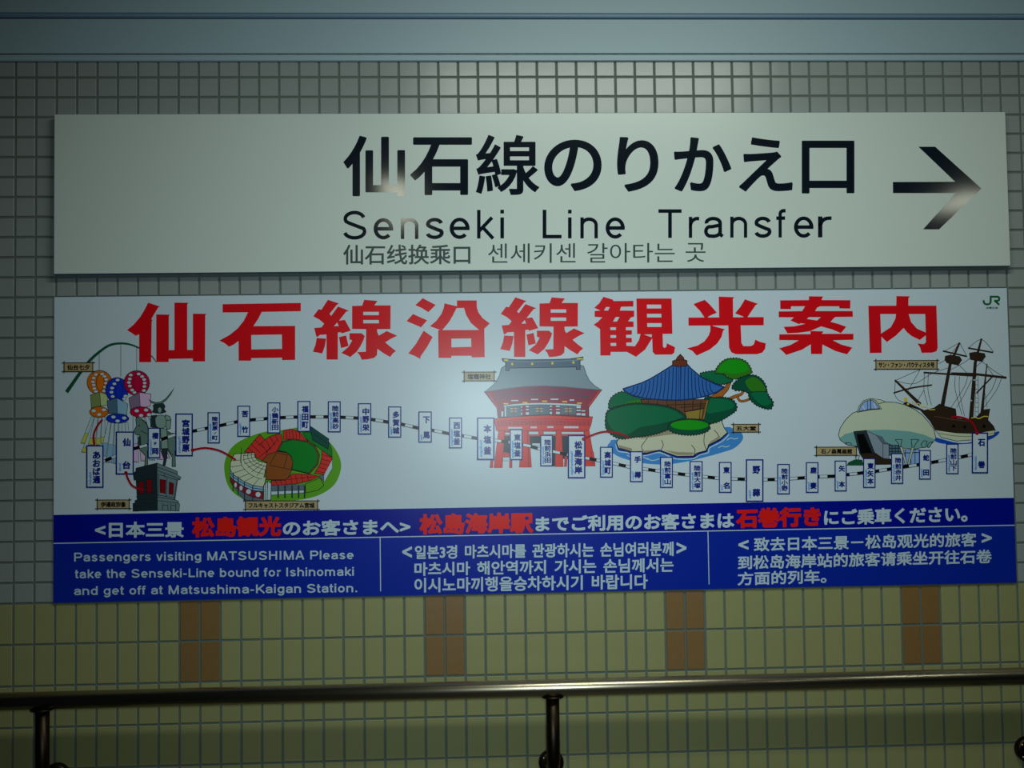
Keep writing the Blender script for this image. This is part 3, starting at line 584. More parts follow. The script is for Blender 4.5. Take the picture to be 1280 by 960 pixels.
for q in ([(498, 255), (770, 352)], [(498, 300), (800, 415)], [(500, 345), (770, 430)], [(500, 625), (742, 668)], [(500, 655), (738, 690)], [(500, 700), (782, 735)], [(200, 365), (495, 300)], [(215, 650), (495, 640)], [(200, 715), (500, 705)], [(520, 360), (512, 640)], [(625, 400), (620, 660)], [(760, 420), (725, 680)], [(570, 740), (570, 830)], [(640, 745), (640, 832)], [(680, 745), (680, 832)], [(745, 745), (745, 835)], [(595, 330), (600, 400)], [(580, 760), (640, 765)], [(690, 762), (745, 768)]): P.line(q, .55, 'statd')
P.build('pedestal_picture', lo_, 'printed grey stone pedestal with dark red panels')
# ---- stadium
P = Print(LY).T(250, 350, 3.2)
P.poly([(97, 760), (108, 700), (150, 650), (240, 612), (330, 600), (440, 590), (520, 650), (562, 720), (556, 785), (520, 835), (440, 872), (300, 888), (190, 882), (120, 835)], 'lgrass', sm=True)
P.T(275, 530, 8.344)
P.poly([(255, 292), (415, 106), (465, 165), (520, 130), (600, 105), (640, 110), (650, 175), (590, 290), (520, 310), (440, 382), (370, 342), (360, 305)], 'stred', ol=.6)
for q in ([(290, 250), (380, 330)], [(325, 210), (420, 300)], [(365, 165), (455, 250)], [(400, 225), (470, 165)], [(430, 200), (490, 290)], [(475, 165), (530, 265)], [(520, 135), (575, 225)], [(575, 112), (615, 190)], [(405, 350), (545, 230)], [(470, 320), (600, 160)]): P.line(q, .5)
P.poly([(659, 70), (734, 52), (824, 75), (884, 150), (924, 178), (764, 158), (659, 160)], 'stred', ol=.6)
for x in (690, 722, 756, 790, 826): P.line([(x, 62), (x + 8, 155)], .5)
P.poly([(860, 92), (940, 80), (985, 170), (1140, 195), (1166, 270), (1169, 345), (1064, 275), (964, 200), (904, 158)], 'field', ol=.5)
P.poly([(440, 380), (500, 318), (600, 285), (700, 300), (755, 350), (762, 420), (745, 490), (700, 582), (475, 582), (480, 460), (492, 405)], 'dirt', ol=.6, sm=False)
P.poly([(649, 180), (764, 155), (914, 180), (994, 230), (1039, 320), (1024, 420), (934, 520), (744, 478), (762, 400), (736, 330), (680, 290), (594, 280)], 'dirt', ol=.6, sm=False)
P.poly([(655, 190), (764, 165), (905, 188), (980, 235), (1024, 320), (1010, 415), (925, 512), (750, 472), (762, 400), (740, 330), (690, 292), (612, 276)], 'field', ol=.5)
for q in ([(520, 420), (590, 300)], [(590, 300), (704, 322)], [(704, 322), (665, 462)], [(520, 430), (750, 478)]): P.line(q, .5)
P.poly([(1062, 272), (1170, 350), (1154, 430), (1084, 528), (984, 515), (1044, 420), (1062, 340)], 'stred', ol=.6)
for q in ([(1062, 320), (1160, 345)], [(1060, 365), (1160, 395)], [(1045, 410), (1148, 435)], [(1025, 450), (1125, 475)], [(1000, 490), (1100, 510)]): P.line(q, .5)
P.poly([(534, 590), (684, 585), (754, 520), (934, 525), (1046, 545), (934, 592), (784, 626), (584, 640), (534, 635)], 'stred', ol=.6)
for x in (590, 640, 690, 745, 800, 860, 920): P.line([(x - 12, 585 if x < 700 else 530), (x + 6, 632 - max(0, x - 750) * .2)], .5)
P.line([(700, 580), (1000, 548)], .5)
P.poly([(534, 642), (880, 628), (884, 690), (534, 702)], 'grey'); P.poly([(534, 702), (884, 690), (884, 716), (534, 742)], 'pale', ol=.4)
for x in (607, 678, 752, 820, 882): P.rect(x - 8, 640, x + 8, 772, 'statd')
P.poly([(890, 625), (1044, 562), (1085, 640), (1024, 690), (895, 718)], 'lgrass', ol=.5); P.poly([(1170, 370), (1174, 460), (1084, 612), (1084, 530)], 'pale', ol=.4); P.poly([(1030, 545), (1084, 530), (1084, 600)], 'grey', ol=.4)
P.poly([(940, 20), (1134, 155), (1129, 262), (964, 165)], 'board', ol=.6); P.line([(975, 95), (1125, 205)], .5)
P.poly([(150, 312), (362, 300), (365, 345), (400, 385), (490, 410), (458, 555), (482, 548), (465, 625), (450, 658), (340, 640), (250, 600), (130, 522), (106, 470), (110, 400)], 'cream', ol=.6)
for q in ([(220, 305), (215, 400), (265, 480), (350, 545), (440, 575)], [(295, 302), (290, 350), (330, 410), (380, 445), (470, 480)], [(255, 303), (250, 380), (300, 440), (370, 495), (455, 520)], [(330, 302), (330, 350), (365, 395), (420, 425), (480, 440)]): P.line(q, .45, sm=True)
for q in ([(110, 385), (215, 375)], [(108, 450), (225, 430)], [(145, 510), (265, 470)], [(190, 565), (310, 515)], [(255, 600), (355, 545)], [(345, 640), (410, 570)], [(240, 330), (360, 320)], [(235, 375), (365, 345)], [(255, 415), (385, 375)], [(290, 455), (410, 400)], [(330, 500), (440, 415)], [(385, 540), (465, 430)], [(222, 245), (222, 410)]): P.line(q, .45)
P.poly([(106, 475), (130, 525), (250, 602), (340, 642), (450, 660), (450, 702), (340, 692), (250, 652), (130, 575), (106, 540)], 'lblue', ol=.4)
P.line([(106, 505), (130, 548), (250, 625), (340, 667), (450, 682)], .6)
P.poly([(106, 542), (130, 577), (250, 654), (340, 694), (450, 704), (450, 782), (340, 765), (250, 722), (140, 650), (108, 600)], 'wallred', ol=.5)
for a in ((163, 635, 13, 24), (220, 668, 16, 25), (298, 705, 25, 25), (398, 735, 26, 26)): P.ell(*a, 'white')
P.poly([(130, 640), (250, 722), (340, 765), (450, 782), (450, 800), (250, 795)], 'grey', ol=.3)
for x, a, b in ((138, 505, 700), (190, 545, 740), (255, 600, 800), (342, 640, 795)): P.line([(x, a), (x, b)], .9, 'statd')
P.poly([(458, 642), (500, 595), (535, 620), (530, 790), (458, 798)], 'pale', ol=.5); P.line([(497, 600), (492, 795)], .6); P.line([(475, 630), (472, 796)], .5)
P.build('stadium_picture', lo_, 'printed ball stadium with red stands and green field')
# ---- gate
P = Print(LY).T(600, 515, 8)
P.poly([(190, 180), (1090, 170), (1092, 242), (188, 242)], 'gred')
for q in ([(236, 240), (302, 240), (302, 412), (225, 402)], [(485, 240), (602, 240), (602, 335), (485, 335)], [(720, 240), (762, 240), (757, 545), (725, 545)], [(820, 240), (882, 240), (882, 470), (830, 470)]): P.poly(q, 'statd')
P.poly([(225, 402), (302, 412), (302, 458), (222, 452)], 'gred')
for q in ([(187, 180), (247, 180), (222, 556), (140, 556)], [(425, 180), (490, 180), (515, 552), (393, 552)], [(760, 180), (815, 180), (832, 546), (750, 546)], [(1043, 180), (1090, 180), (1152, 540), (1048, 540)], [(107, 485), (132, 485), (126, 556), (100, 556)], [(295, 480), (320, 480), (320, 556), (295, 556)], [(850, 440), (872, 440), (866, 545), (843, 545)], [(1110, 395), (1135, 400), (1152, 540), (1125, 540)]): P.poly(q, 'gred', ol=.5, olc='dred')
P.line([(475, 190), (490, 550)], .9, 'dred')
for a in ((280, 152, 420, 168), (505, 146, 570, 162), (672, 143, 735, 159), (840, 143, 985, 162), (250, 205, 302, 228), (488, 195, 585, 225), (635, 195, 758, 225), (815, 198, 1038, 222), (520, 312, 600, 336), (228, 452, 300, 488)): P.rect(*a, 'pale', ol=.3)
P.poly([(140, 68), (380, 40), (600, 27), (900, 32), (1126, 48), (1112, 120), (1088, 182), (1040, 186), (820, 182), (600, 184), (300, 190), (165, 186)], 'gred', ol=.6, olc='dred')
for a in ((280, 150, 420, 166), (505, 146, 570, 162), (672, 143, 735, 159), (840, 143, 985, 162)): P.rect(*a, 'pale')
for y in (78, 96, 112, 128): P.line([(170, y + 12), (600, y - 8), (1105, y + 4)], .55, 'dred', sm=True)
for k in range(24): P.line([(180 + k * 39, 92), (186 + k * 39, 135)], .7, 'dred')
P.T(600, 440, 10.667)
P.poly([(60, 530), (350, 485), (600, 458), (850, 450), (1100, 460), (1300, 478), (1622, 505), (1448, 740), (1452, 868), (900, 838), (240, 872), (228, 750)], 'dred', ol=.6)
for y in (525, 560, 600): P.line([(150 + (y - 500), y + 12), (600, y - 30), (1100, y - 30), (1560 - (y - 500), y)], .9, 'dpur', sm=True)
for k in range(30): P.line([(200 + k * 42, 560 - 18 * math.sin(k / 29 * PI)), (214 + k * 42, 640 - 20 * math.sin(k / 29 * PI))], .7, 'dpur')
P.line([(110, 545), (232, 748)], 1.1, 'gred'); P.line([(1600, 515), (1448, 720)], 1.6, 'gred')
for a in ((415, 640, 510, 655), (680, 625, 775, 640), (942, 622, 1045, 638), (1195, 632, 1255, 650)): P.rect(*a, 'pale')
P.line([(320, 725), (480, 704), (750, 690), (1000, 694), (1290, 708), (1345, 715)], 1.9, 'pale', sm=True)
for x, y in ((345, 690), (600, 675), (862, 657), (1129, 662), (1325, 682)): P.rect(x - 32, y - 9, x + 32, y + 9, 'gold')
for q in ([(350, 725), (548, 715), (548, 858), (355, 864)], [(655, 704), (928, 704), (928, 832), (655, 842)], [(1067, 712), (1284, 722), (1284, 838), (1067, 830)]):
    P.poly(q, 'grey', ol=.4, olc='dpur'); (x0, y0), (x1, y1) = q[0], q[2]; m = (x0 + x1) / 2
    for y in (755, 790): P.line([(m - 45, y), (m + 45, y)], .6, 'gold')
    P.line([(m, y0 + 20), (m, y1 - 5)], .9, 'dred')
for a in ((282, 790, 312, 862), (326, 735, 350, 862), (545, 720, 565, 745), (545, 765, 565, 785), (545, 805, 565, 840), (608, 715, 655, 740), (608, 757, 655, 777), (608, 800, 655, 838), (928, 712, 962, 735), (928, 755, 962, 775), (928, 795, 962, 830), (1010, 712, 1066, 737), (1010, 755, 1066, 775), (1010, 795, 1066, 830), (1284, 720, 1345, 752), (1284, 768, 1345, 790), (1284, 812, 1345, 845), (1350, 775, 1405, 795), (1350, 815, 1405, 850)): P.rect(*a, 'pale', ol=.25)
P.poly([(60, 530), (130, 482), (210, 410), (260, 310), (288, 215), (335, 182), (1337, 175), (1382, 190), (1412, 290), (1457, 380), (1527, 450), (1622, 505), (1300, 480), (1100, 462), (850, 452), (600, 460), (350, 487)], 'roof', ol=.8, olc='grey')
P.poly([(295, 88), (500, 105), (960, 100), (1200, 92), (1374, 65), (1372, 103), (1334, 110), (1335, 232), (1285, 232), (1285, 200), (388, 215), (388, 250), (345, 250), (340, 130), (305, 120)], 'ridge', ol=.6)
P.line([(330, 122), (700, 130), (1300, 112)], .6, 'roof')
for x, y in ((430, 160), (695, 158), (965, 150), (1245, 140)): P.ell(x, y, 16, 18, 'gold', n=10)
P.rect(320, 98, 375, 120, 'gold'); P.rect(1290, 82, 1372, 102, 'gold')
P.build('gate_picture', lo_, 'printed red shrine gate with a grey curved roof')
# ---- pavilion island
P = Print(LY).T(740, 350, 3.2)
P.poly([(62, 668), (72, 650), (100, 638), (300, 640), (515, 592), (560, 592), (598, 612), (602, 640), (570, 672), (520, 690), (440, 712), (370, 728), (290, 738), (200, 732), (120, 712), (80, 690)], 'water', sm=True)
for q in ([(540, 640), (555, 632), (570, 636), (585, 632)], [(505, 672), (520, 664), (535, 668), (550, 663)], [(140, 700), (165, 712), (195, 706), (225, 718)], [(220, 712), (240, 722), (270, 715)]): P.line(q, .7, 'pale', sm=True)
P.line([(95, 655), (105, 684), (140, 690), (170, 702), (215, 702), (270, 690), (330, 714), (400, 715), (430, 700), (465, 690), (470, 672), (520, 645), (548, 618)], .9, 'pale', sm=True)
P.line([(98, 650), (106, 678), (140, 684), (170, 696), (215, 696), (270, 682), (340, 708), (405, 708), (430, 694), (458, 684), (466, 664), (512, 640), (542, 612)], 2.2, 'navy')
P.poly([(108, 632), (180, 618), (300, 600), (420, 590), (455, 568), (518, 562), (528, 590), (542, 610), (512, 636), (466, 660), (458, 682), (420, 692), (405, 704), (340, 705), (270, 680), (215, 692), (165, 690), (140, 680), (106, 672), (98, 650)], 'rock', ol=.7)
for q in ([(210, 690), (198, 668), (212, 645), (222, 630)], [(275, 682), (285, 660), (278, 640)], [(408, 700), (412, 680), (398, 660)], [(458, 682), (448, 650), (450, 615)], [(500, 640), (505, 620), (488, 600)]): P.line(q, .6, sm=True)
for q in ([(108, 660), (108, 670), (160, 686), (160, 674)], [(290, 680), (340, 700), (400, 700), (408, 690), (340, 688)], [(462, 660), (512, 632), (512, 622), (475, 645)], [(165, 685), (215, 690), (265, 680), (215, 682)]): P.poly(q, 'rockd')
P.poly([(170, 625), (240, 612), (300, 592), (450, 590), (440, 606), (300, 620), (200, 634)], 'rockd')
P.build('island_picture', lo_, 'printed cream rocks in a pool of blue water')
P = Print(LY, .0007).T(740, 350, 3.2)
P.T(840, 440, 9.846)
P.poly([(440, 560), (620, 565), (635, 530), (690, 470), (745, 330), (700, 352), (650, 430), (560, 500)], 'bark', ol=.6)
P.line([(690, 590), (780, 545), (850, 520), (880, 480)], [5.0, 3.0], 'ink', sm=True); P.line([(690, 590), (780, 545), (850, 520), (880, 480)], [4.0, 2.0], 'bark', sm=True)
P.line([(800, 545), (835, 600), (900, 600), (960, 575)], 3.2, 'ink', sm=True); P.line([(800, 545), (835, 600), (900, 600), (960, 575)], 2.2, 'bark', sm=True)
P.bumpy([(355, 280), (450, 252), (560, 245), (650, 268), (738, 330), (690, 372), (580, 388), (480, 345)], 'bush', 2.0, pitch=3.6)
P.bumpy([(545, 245), (600, 150), (680, 98), (800, 90), (900, 125), (955, 200), (965, 255), (870, 300), (750, 322), (680, 300), (640, 262)], 'leaf', 2.0, pitch=3.6)
P.poly([(560, 240), (610, 155), (690, 105), (800, 98), (895, 130), (940, 190), (930, 225), (850, 255), (740, 268), (650, 250)], 'bright', sm=True)
P.bumpy([(752, 425), (820, 345), (920, 302), (1020, 300), (1100, 350), (1148, 430), (1155, 490), (1190, 560), (1232, 620), (1210, 688), (1130, 680), (1040, 640), (965, 570), (952, 505), (880, 468), (785, 460)], 'bushd', 2.0, pitch=3.6)
P.poly([(905, 355), (1000, 308), (1085, 352), (1140, 430), (1145, 482), (990, 485), (930, 430)], 'leaf', sm=True)
P.poly([(975, 520), (1000, 495), (1150, 492), (1185, 565), (1225, 620), (1150, 660), (1060, 620)], 'bush', sm=True)
P.line([(965, 500), (1040, 484), (1155, 490)], .6)
P.bumpy([(415, 580), (500, 572), (640, 570), (740, 600), (782, 660), (775, 715), (700, 770), (600, 830), (500, 865), (400, 850)], 'bushd', 2.0, pitch=3.6)
P.poly([(440, 590), (620, 578), (730, 610), (765, 660), (720, 700), (560, 740), (430, 745)], 'bush', sm=True)
P.build('pine_picture', lo_, 'printed green pine with brown twisting branches')
P = Print(LY, .0011).T(750, 440, 10.667)
P.bumpy([(130, 700), (160, 620), (240, 560), (320, 545), (430, 600), (560, 630), (560, 700), (330, 740), (150, 745)], 'bush', 2.0, pitch=3.6)
P.poly([(300, 715), (380, 660), (540, 635), (545, 680), (420, 710)], 'leaf', sm=True)
P.T(740, 350, 3.2); P.poly([(195, 478), (468, 478), (448, 560), (372, 560), (340, 530), (200, 496)], 'wood', ol=.6)
P.poly([(372, 528), (445, 515), (438, 556), (378, 556)], 'woodl', ol=.5)
for q in ([(225, 482), (225, 500)], [(262, 482), (262, 508)], [(300, 484), (300, 515)], [(335, 484), (335, 525)], [(370, 484), (370, 528)], [(405, 482), (402, 520)], [(436, 480), (430, 555)], [(300, 500), (460, 495)], [(368, 528), (450, 510)], [(352, 510), (455, 502)]): P.line(q, .6, 'ink')
P.line([(462, 482), (446, 556)], 1.4, 'woodl')
E2 = [(779, 486), (790, 482.5), (802.5, 478.4), (812, 474), (822.2, 468.1), (832, 462), (840, 456.9)]; E3 = [(858.8, 455.2), (864, 461), (870.5, 466.4), (876, 471), (882.7, 475), (894, 480), (905, 483.7)]
E4 = [(896.9, 489.8), (883.7, 494.8), (867.4, 498.4), (850, 500.4), (829.7, 500), (806, 498), (790.3, 493.9), (781.9, 489.7)]
P.T(0, 0, 1).poly(E2 + E3 + E4, 'tile', ol=1.2, olc='rib')
bot = E4[::-1]
def along(pl, t):
    s_ = [math.dist(pl[i], pl[i + 1]) for i in range(len(pl) - 1)]; d = t * sum(s_)
    for i, L in enumerate(s_):
        if d <= L or i == len(s_) - 1: return (pl[i][0] + (pl[i + 1][0] - pl[i][0]) * d / L, pl[i][1] + (pl[i + 1][1] - pl[i][1]) * d / L)
        d -= L
for k in range(1, 22):
    b = along(bot, k / 22); side = -1 if b[0] < 849 else 1; u = abs(b[0] - 849) / (70 if side < 0 else 56)
    a = along(E2[::-1] if side < 0 else E3, max(0, u - .15) / .85 * .93); a = (a[0] - side * .8, a[1] + 1.6)
    if u < .16: a = (849.5 + side * (1.0 + 50 * u), 458.0)
    m = (a[0] * .45 + b[0] * .55 - side * 2.0 * u, a[1] * .45 + b[1] * .55 + 1.6 * u)
    P.line([a, m, b], .85, 'rib', sm=True)
P.line([(849.5, 457), (849.2, 500)], 2.6, 'rib'); P.line([(849.5, 457), (849.2, 499)], 1.4, 'tile')
P.line([(779, 487)] + bot + [(905, 484.5)], 1.6, 'rib')
P.T(750, 440, 10.667).poly([(965, 182), (968, 120), (1012, 105), (1030, 70), (1070, 30), (1115, 75), (1120, 102), (1160, 115), (1158, 185), (1060, 195)], 'finial', ol=.7); P.line([(1012, 108), (1120, 105)], .6)
P.build('pavilion_picture', lo_, 'printed wooden pavilion with a blue tiled roof')
P = Print(LY, .0018).T(740, 350, 3.2)
P.bumpy([(58, 560), (66, 525), (110, 508), (180, 497), (290, 507), (350, 530), (372, 560), (310, 592), (240, 615), (170, 625), (110, 630), (64, 600)], 'bushd', 2.0, pitch=3.6)
P.poly([(62, 560), (70, 528), (112, 511), (180, 500), (288, 510), (345, 532), (355, 552), (270, 575), (190, 590), (140, 618), (85, 600)], 'bush', sm=True)
P.bumpy(ell_pts(388, 588, 80, 28, 20), 'bushd', 2.0, pitch=3.6); P.poly(ell_pts(390, 580, 76, 20, 20), 'bright')
P.build('bush_picture', lo_, 'printed rounded green bushes before the pavilion')
# ---- ship
P = Print(LY).T(980, 350, 3.2)
P.poly([(598, 628), (700, 652), (780, 640), (852, 606), (858, 616), (820, 640), (740, 655), (650, 656), (606, 646)], 'deepsea', sm=True)
for q in ([(445, 402), (545, 358), (618, 332)], [(545, 358), (495, 445)], [(443, 402), (520, 415), (590, 375), (655, 352)], [(440, 450), (455, 478), (485, 492)], [(562, 372), (560, 440), (575, 500)], [(578, 372), (576, 440), (590, 502)], [(560, 440), (530, 490)], [(620, 335), (655, 310), (700, 255)], [(703, 252), (730, 303)], [(640, 285), (700, 252)], [(665, 360), (720, 330), (745, 312)],
          [(738, 272), (790, 238), (838, 288)], [(700, 340), (730, 370)], [(790, 325), (850, 370), (888, 390)], [(685, 385), (685, 440), (712, 540)], [(702, 385), (702, 450), (722, 545)], [(735, 385), (720, 430), (668, 510)], [(750, 400), (720, 460), (690, 510)], [(870, 392), (850, 440), (800, 510)], [(850, 390), (830, 440), (790, 490)], [(445, 402), (443, 450)], [(812, 345), (840, 385)], [(770, 345), (800, 320)]): P.line(q, .45, 'ink', sm=len(q) > 2)
for k in range(9): P.line([(766, 400 + k * 18), (777, 402 + k * 18)], .35)
P.line([(766, 385), (764, 545)], .4); P.line([(776, 385), (778, 545)], .4); P.line([(800, 430), (812, 510)], .4)
P.line([(632, 512), (665, 335), (703, 250)], [5.2, 2.2], 'hull'); P.line([(748, 556), (765, 330), (790, 234)], [5.6, 2.2], 'hull'); P.line([(792, 530), (800, 440), (812, 335)], [4.0, 1.2], 'hull')
P.line([(443, 400), (545, 498)], [2.4, 4.6], 'hull'); P.line([(438, 452), (510, 432), (592, 420)], 1.9, 'hull', sm=True)
P.line([(558, 370), (770, 384)], 2.2, 'hull'); P.line([(668, 374), (760, 376), (890, 391)], 3.0, 'hull'); P.line([(635, 284), (732, 306)], 2.0, 'hull'); P.line([(736, 272), (836, 290)], 2.0, 'hull'); P.line([(770, 452), (835, 385)], 1.8, 'hull')
P.poly([(645, 304), (665, 300), (702, 306), (711, 320), (697, 341), (652, 332), (643, 320)], 'hull', ol=.4); P.poly([(741, 292), (765, 288), (802, 294), (806, 307), (790, 326), (745, 318)], 'hull', ol=.4)
P.poly([(478, 494), (490, 488), (560, 522), (600, 512), (622, 496), (640, 504), (686, 516), (690, 554), (738, 560), (745, 546), (768, 552), (795, 520), (823, 516), (815, 560), (838, 585), (845, 602), (760, 614), (690, 612), (605, 600), (585, 565), (545, 520), (500, 505)], 'hull', ol=.6)
P.poly([(604, 600), (690, 612), (760, 614), (845, 600), (840, 620), (770, 638), (690, 644), (630, 630)], 'cream', ol=.5)
P.line([(612, 612), (690, 624), (770, 624), (838, 612)], .8, 'rockd', sm=True); P.line([(600, 545), (690, 560), (745, 566)], .7, 'wood')
for x, y in ((678, 584), (722, 588), (800, 585)): P.ell(x, y, 6, 7, 'black', ol=.3, n=10)
P.line([(510, 486), (525, 496), (540, 494), (552, 508), (568, 508), (582, 518), (604, 518)], 1.1, 'gold', sm=True); P.line([(748, 552), (765, 550), (780, 554), (798, 546), (816, 546)], 1.2, 'gold', sm=True)
P.ell(486, 478, 8, 9, 'gold', n=10); P.ell(496, 496, 5, 5, 'gold', n=8)
for x, y in ((670, 450), (665, 485), (748, 482), (762, 400)): P.rect(x - 5, y - 2, x + 4, y + 2, 'pale')
P.build('ship_picture', lo_, 'printed dark wooden sailing ship with bare masts')
# ---- museum
P = Print(LY, .0010).T(1040, 490, 8.727)
P.poly([(160, 802), (178, 765), (250, 735), (330, 738), (345, 802)], 'dgreen', sm=False); P.line([(250, 690), (265, 740)], .6); P.line([(300, 690), (285, 740)], .6)
P.poly([(545, 190), (580, 150), (585, 110), (530, 85), (420, 70)], 'shell', ol=.5)
P.poly([(70, 465), (90, 390), (150, 300), (225, 230), (290, 205), (420, 150), (585, 108), (700, 115), (800, 142), (900, 190), (980, 245), (1050, 325), (1110, 405), (1132, 505), (1100, 550), (1050, 590), (900, 622), (780, 612), (640, 575), (260, 592), (150, 568), (88, 522)], 'shell', ol=.6)
P.poly([(85, 502), (140, 458), (235, 436), (370, 416), (600, 410), (850, 430), (1000, 465), (1125, 518), (1098, 550), (1050, 588), (900, 620), (780, 610), (640, 573), (262, 590), (152, 566), (92, 522)], 'teal')
P.poly([(275, 222), (290, 160), (340, 95), (420, 70), (480, 95), (540, 185), (420, 195)], 'shell', ol=.5); P.poly([(290, 212), (310, 155), (350, 108), (420, 82), (470, 110), (520, 180), (420, 188)], 'glass', ol=.6)
P.line([(420, 82), (420, 190)], .8, 'ink'); P.line([(385, 95), (390, 192)], .5, 'ink'); P.line([(330, 150), (360, 195)], .9, 'white'); P.line([(450, 120), (480, 180)], .9, 'white')
P.rect(622, 580, 752, 690, 'slate', ol=.5)
for x in (655, 690, 722): P.line([(x, 582), (x, 690)], .6)
for y in (615, 650): P.line([(622, y), (752, y)], .6)
P.poly([(770, 630), (950, 625), (950, 785), (770, 795)], 'glass', ol=.5)
for x in (800, 860, 905): P.line([(x, 630), (x, 788)], .6)
P.line([(770, 665), (950, 660)], .8)
P.poly([(235, 432), (370, 418), (475, 668), (300, 672)], 'statd', ol=.5); P.poly([(268, 462), (345, 456), (440, 668), (312, 672)], 'black')
P.poly([(372, 418), (480, 470), (560, 560), (560, 725), (465, 665)], 'panel', ol=.5); P.poly([(480, 470), (545, 490), (575, 545), (640, 572), (555, 565)], 'grey', ol=.4); P.poly([(555, 565), (620, 570), (622, 732), (555, 724)], 'panel', ol=.5)
P.poly([(300, 672), (470, 664), (560, 726), (655, 732), (655, 788), (470, 792), (340, 730)], 'hull', ol=.4)
for q in ([(690, 522), (725, 515), (762, 520), (748, 600), (735, 600), (725, 565)], [(862, 520), (905, 515), (945, 522), (905, 575), (890, 605), (872, 605)], [(970, 570), (1000, 532), (1035, 535), (1020, 605), (985, 605)], [(1045, 570), (1065, 548), (1095, 545), (1060, 605), (1042, 605)], [(148, 552), (205, 556), (212, 580), (170, 580)]): P.poly(q, 'teal', ol=.6)
P.poly([(738, 600), (765, 600), (822, 792), (800, 792)], 'shell', ol=.5); P.poly([(868, 605), (893, 602), (842, 790), (822, 790)], 'shell', ol=.5)
P.build('museum_picture', lo_, 'printed cream dome-shaped museum on pillars')
# ---- railway line and stations
TRK = [(125, 578.5), (145, 570), (167, 561), (185, 556), (200, 550), (220, 543), (241, 539), (260, 535), (275, 532), (297, 527), (312, 525), (335, 523), (350, 522), (372, 521.2), (388, 521), (410, 521), (426, 521.5), (448, 522.5), (463, 524), (485, 527.5), (501, 530), (523, 535), (539, 537.5), (561, 542), (577, 544.5), (597, 548), (619, 550.5), (635, 552.5), (660, 557), (674, 561), (697.5, 565.6), (710, 568.5), (732, 572.5), (749, 575.6), (766, 579), (787.5, 583.8), (803.8, 586), (825, 588.8), (841, 591.3), (862, 593.8), (877.8, 595.6), (898.8, 597.8), (914, 598.4), (932.5, 599), (953.8, 599.4), (971.6, 599.2), (986.6, 598.4), (1007.5, 596.9), (1022.5, 595.8), (1043.4, 595.1), (1057.8, 593.4), (1079, 590.8), (1093.8, 589.2), (1113.8, 586), (1128.4, 583.8), (1148.8, 580.6), (1163, 578.2), (1182.8, 574.6), (1197.5, 571.9), (1216, 568)]
P = Print(LY, .0022)
P.line(TRK, 4.0, 'ink'); P.line(TRK, 3.0, 'white')
tot = sum(math.dist(TRK[i], TRK[i + 1]) for i in range(len(TRK) - 1)); d = 7.0
while d < tot - 6:
    P.line([along(TRK, d / tot), along(TRK, (d + 4.6) / tot), along(TRK, (d + 9.2) / tot)], 4.0, 'black'); d += 18.72
P.build('railway_line_picture', lo_, 'printed black and white railway line')
for txt, x0, y0, x1, y1, rom in STN:
    P = Print(LY, .0034); w = x1 - x0; big = w > 18
    P.rect(x0 - .4, y0 - .4, x1 + .4, y1 + .4, 'navy'); b = 1.3 if big else 1.0
    P.rect(x0 + b, y0 + b, x1 - b, y1 - b, 'white')
    lab = {2: 'blue-framed station plate with two characters', 3: 'blue-framed station plate with three characters', 4: 'blue-framed station plate with four characters', 5: 'blue-framed station plate with five characters'}[len(txt)]
    o = P.build('station_plate', lo_, lab)
    P = Print(LY, .00346); n = len(txt); cx = x0 + w * (.60 if big else .60); g = w * (.46 if big else .54)
    H_ = y1 - y0; lo2 = y0 + H_ * (.13 if n > 2 else .15); hi2 = y1 - H_ * (.09 if n > 2 else .12)
    if n == 5: g *= .92
    pitch = (hi2 - lo2) / n; gh = min(pitch * .94, g * 1.02)
    for k, ch in enumerate(txt):
        cy = lo2 + (k + .5) * pitch if n > 2 else (lo2 + gh * .5 + (hi2 - lo2 - gh) * k)
        f2 = .5 if ch in 'ヶノ' else 1
        cjk_box(P, ch, (cx - g / 2 * f2, cy - gh / 2 * f2, cx + g / 2 * f2, cy + gh / 2 * f2), 1.0 if big else (.85 if n < 4 else .6), 'navy')
    # small light blue roman letters running down the left side
    L = min(H_ * .56, len(rom) * 1.75); yb = y1 - H_ * .07; xb = x0 + w * .17; pen = 0; it = []
    for ch in rom: it.append((ch, pen)); pen += GL[ch][3]
    for ch, q in it:
        v, f, be, a = GL[ch]; k = L / pen
        put_glyph(P, v, f, be, lambda p: (xb + .2 + p[1] * (-3.4 if not big else -4.4) + (1.5 if not big else 2.2), yb - L + (p[0] + q) * k), .35, 'sky')
    P.build('station_lettering', o, 'dark blue characters with small light blue roman letters')
# ---- wooden name tags
for txt, x0, y0, x1, y1 in TAGS:
    P = Print(LY, .0034); P.rect(x0, y0, x1, y1, 'tan')
    for y in (y0, y1): P.line([(x0 - 2.2, y + .2), (x1 + 2.2, y)], 1.1, 'hull')
    for x in (x0 + .6, x1 - .6): P.line([(x, y0 - 2.0), (x, y1 + 2.0)], 1.2, 'hull')
    o = P.build('name_tag', lo_, 'printed tan wooden name board with dark framing sticks')
    P = Print(LY, .00352); k = .12 if len(txt) < 10 else .05
    cjk_line(P, txt, x0 + (x1 - x0) * k, x1 - (x1 - x0) * k, y0 + 2.2, y1 - 1.6, y0 + 2.2, y1 - 1.6, .55, 'black'); P.build('name_lettering', o, 'small black characters')
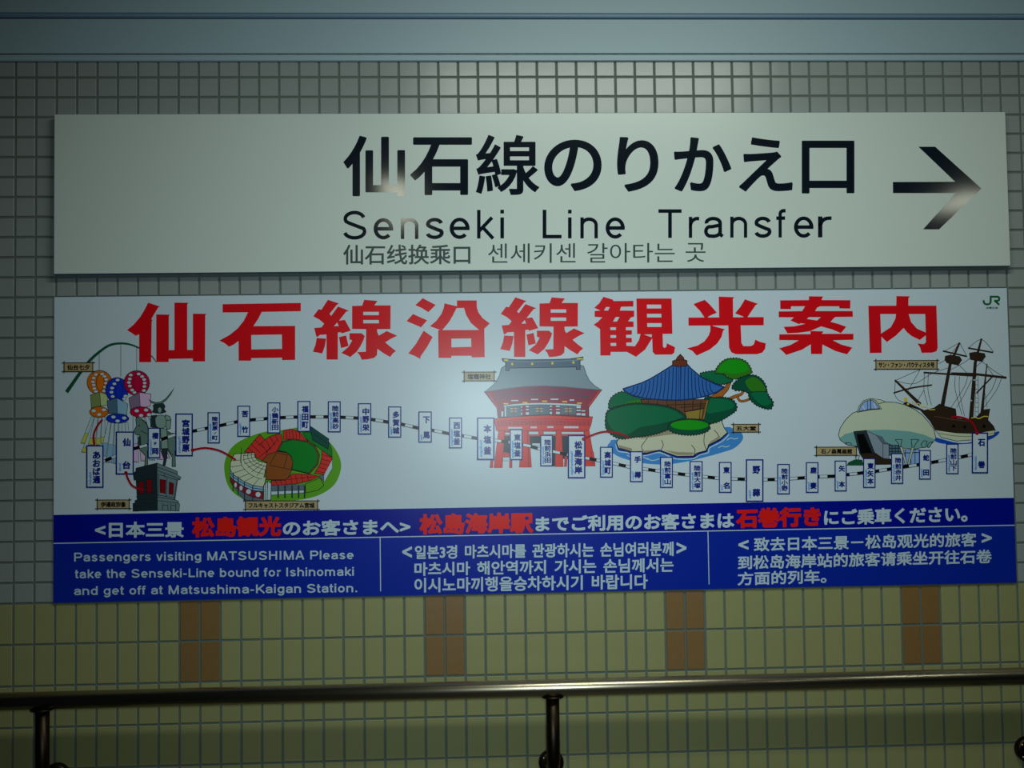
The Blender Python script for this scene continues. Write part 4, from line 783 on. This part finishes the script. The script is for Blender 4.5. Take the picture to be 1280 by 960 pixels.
# ---- red leader curves
for pts in ([(128.5, 524.5), (123, 531), (117.5, 543), (118.3, 557)], [(157.6, 591), (161, 600), (167, 608), (180, 613)], [(241, 562.5), (256, 560), (272, 562.5), (284, 568), (295, 575)],
            [(729.4, 548.8), (737.5, 545), (750, 540.6), (759, 539.6), (768, 540.5), (778.3, 543.3), (785.4, 546.8)], [(1188.6, 521.6), (1199, 521.3), (1210.4, 524.9), (1216.9, 531.3), (1220.9, 541.5)]):
    P = Print(LY, .0037); P.line(pts, 2.6, 'leader', sm=True); e = pts[0] if pts[0][0] in (241, 157.6, 729.4) else pts[-1]
    if len(pts) > 4 or pts[0][0] == 157.6: P.ell(e[0], e[1], 2.4, 2.4, 'leader', n=8)
    P.build('leader_curve', lo_, 'dark red curved pointer line')
# ---- railway company mark and its small lettering
P = Print(LY, .0004).T(1180, 280, 8)
P.line([(395, 762), (397, 780), (405, 795), (420, 803), (440, 803), (458, 797), (466, 780), (467, 727), (535, 727), (550, 735), (553, 750), (548, 762), (535, 768), (500, 768)], 2.5, 'jr'); P.line([(508, 768), (553, 808)], 2.5, 'jr')
P.build('logo', lo_, 'green two-letter company mark')
P = Print(LY, .0004); cjk_line(P, 'JR東日本', 1232.5, 1247.5, 383.4, 386.6, 383.4, 386.6, .25, 'jr'); P.build('logo_lettering', lo_, 'tiny green lettering under the mark')
# ---- notices
for txt, x0, x1, a, b, c, d_, bold, col in BAND:
    P = Print(LY, .0004); cjk_line(P, txt, x0, x1, a, b, c, d_, bold, col)
    P.build('notice_lettering', lo_, 'red bold characters in the dark blue strip' if col == 'red2' else 'white characters in the dark blue strip')
for txt, x0, x1, a, b, c, d_, bold, col in PARA:
    P = Print(LY, .0004); cjk_line(P, txt, x0, x1, a, b, c, d_, bold, col, space=.42); P.build('notice_lettering', lo_, 'white characters on the blue panel')
for txt, x0, x1, b0, b1 in (("Passengers visiting MATSUSHIMA Please", 92.7, 443, 701.8, 698.8), ("take the Senseki-Line bound for Ishinomaki", 92.7, 442.3, 722.8, 719.6), ("and get off at Matsushima-Kaigan Station.", 92.7, 446.4, 743.9, 740.2)):
    P = Print(LY, .0004); latin_line(P, txt, x0, x1, b0, b1, 10.9, .165, 'pale', track=.04); P.build('notice_lettering', lo_, 'white roman lettering on the blue panel')
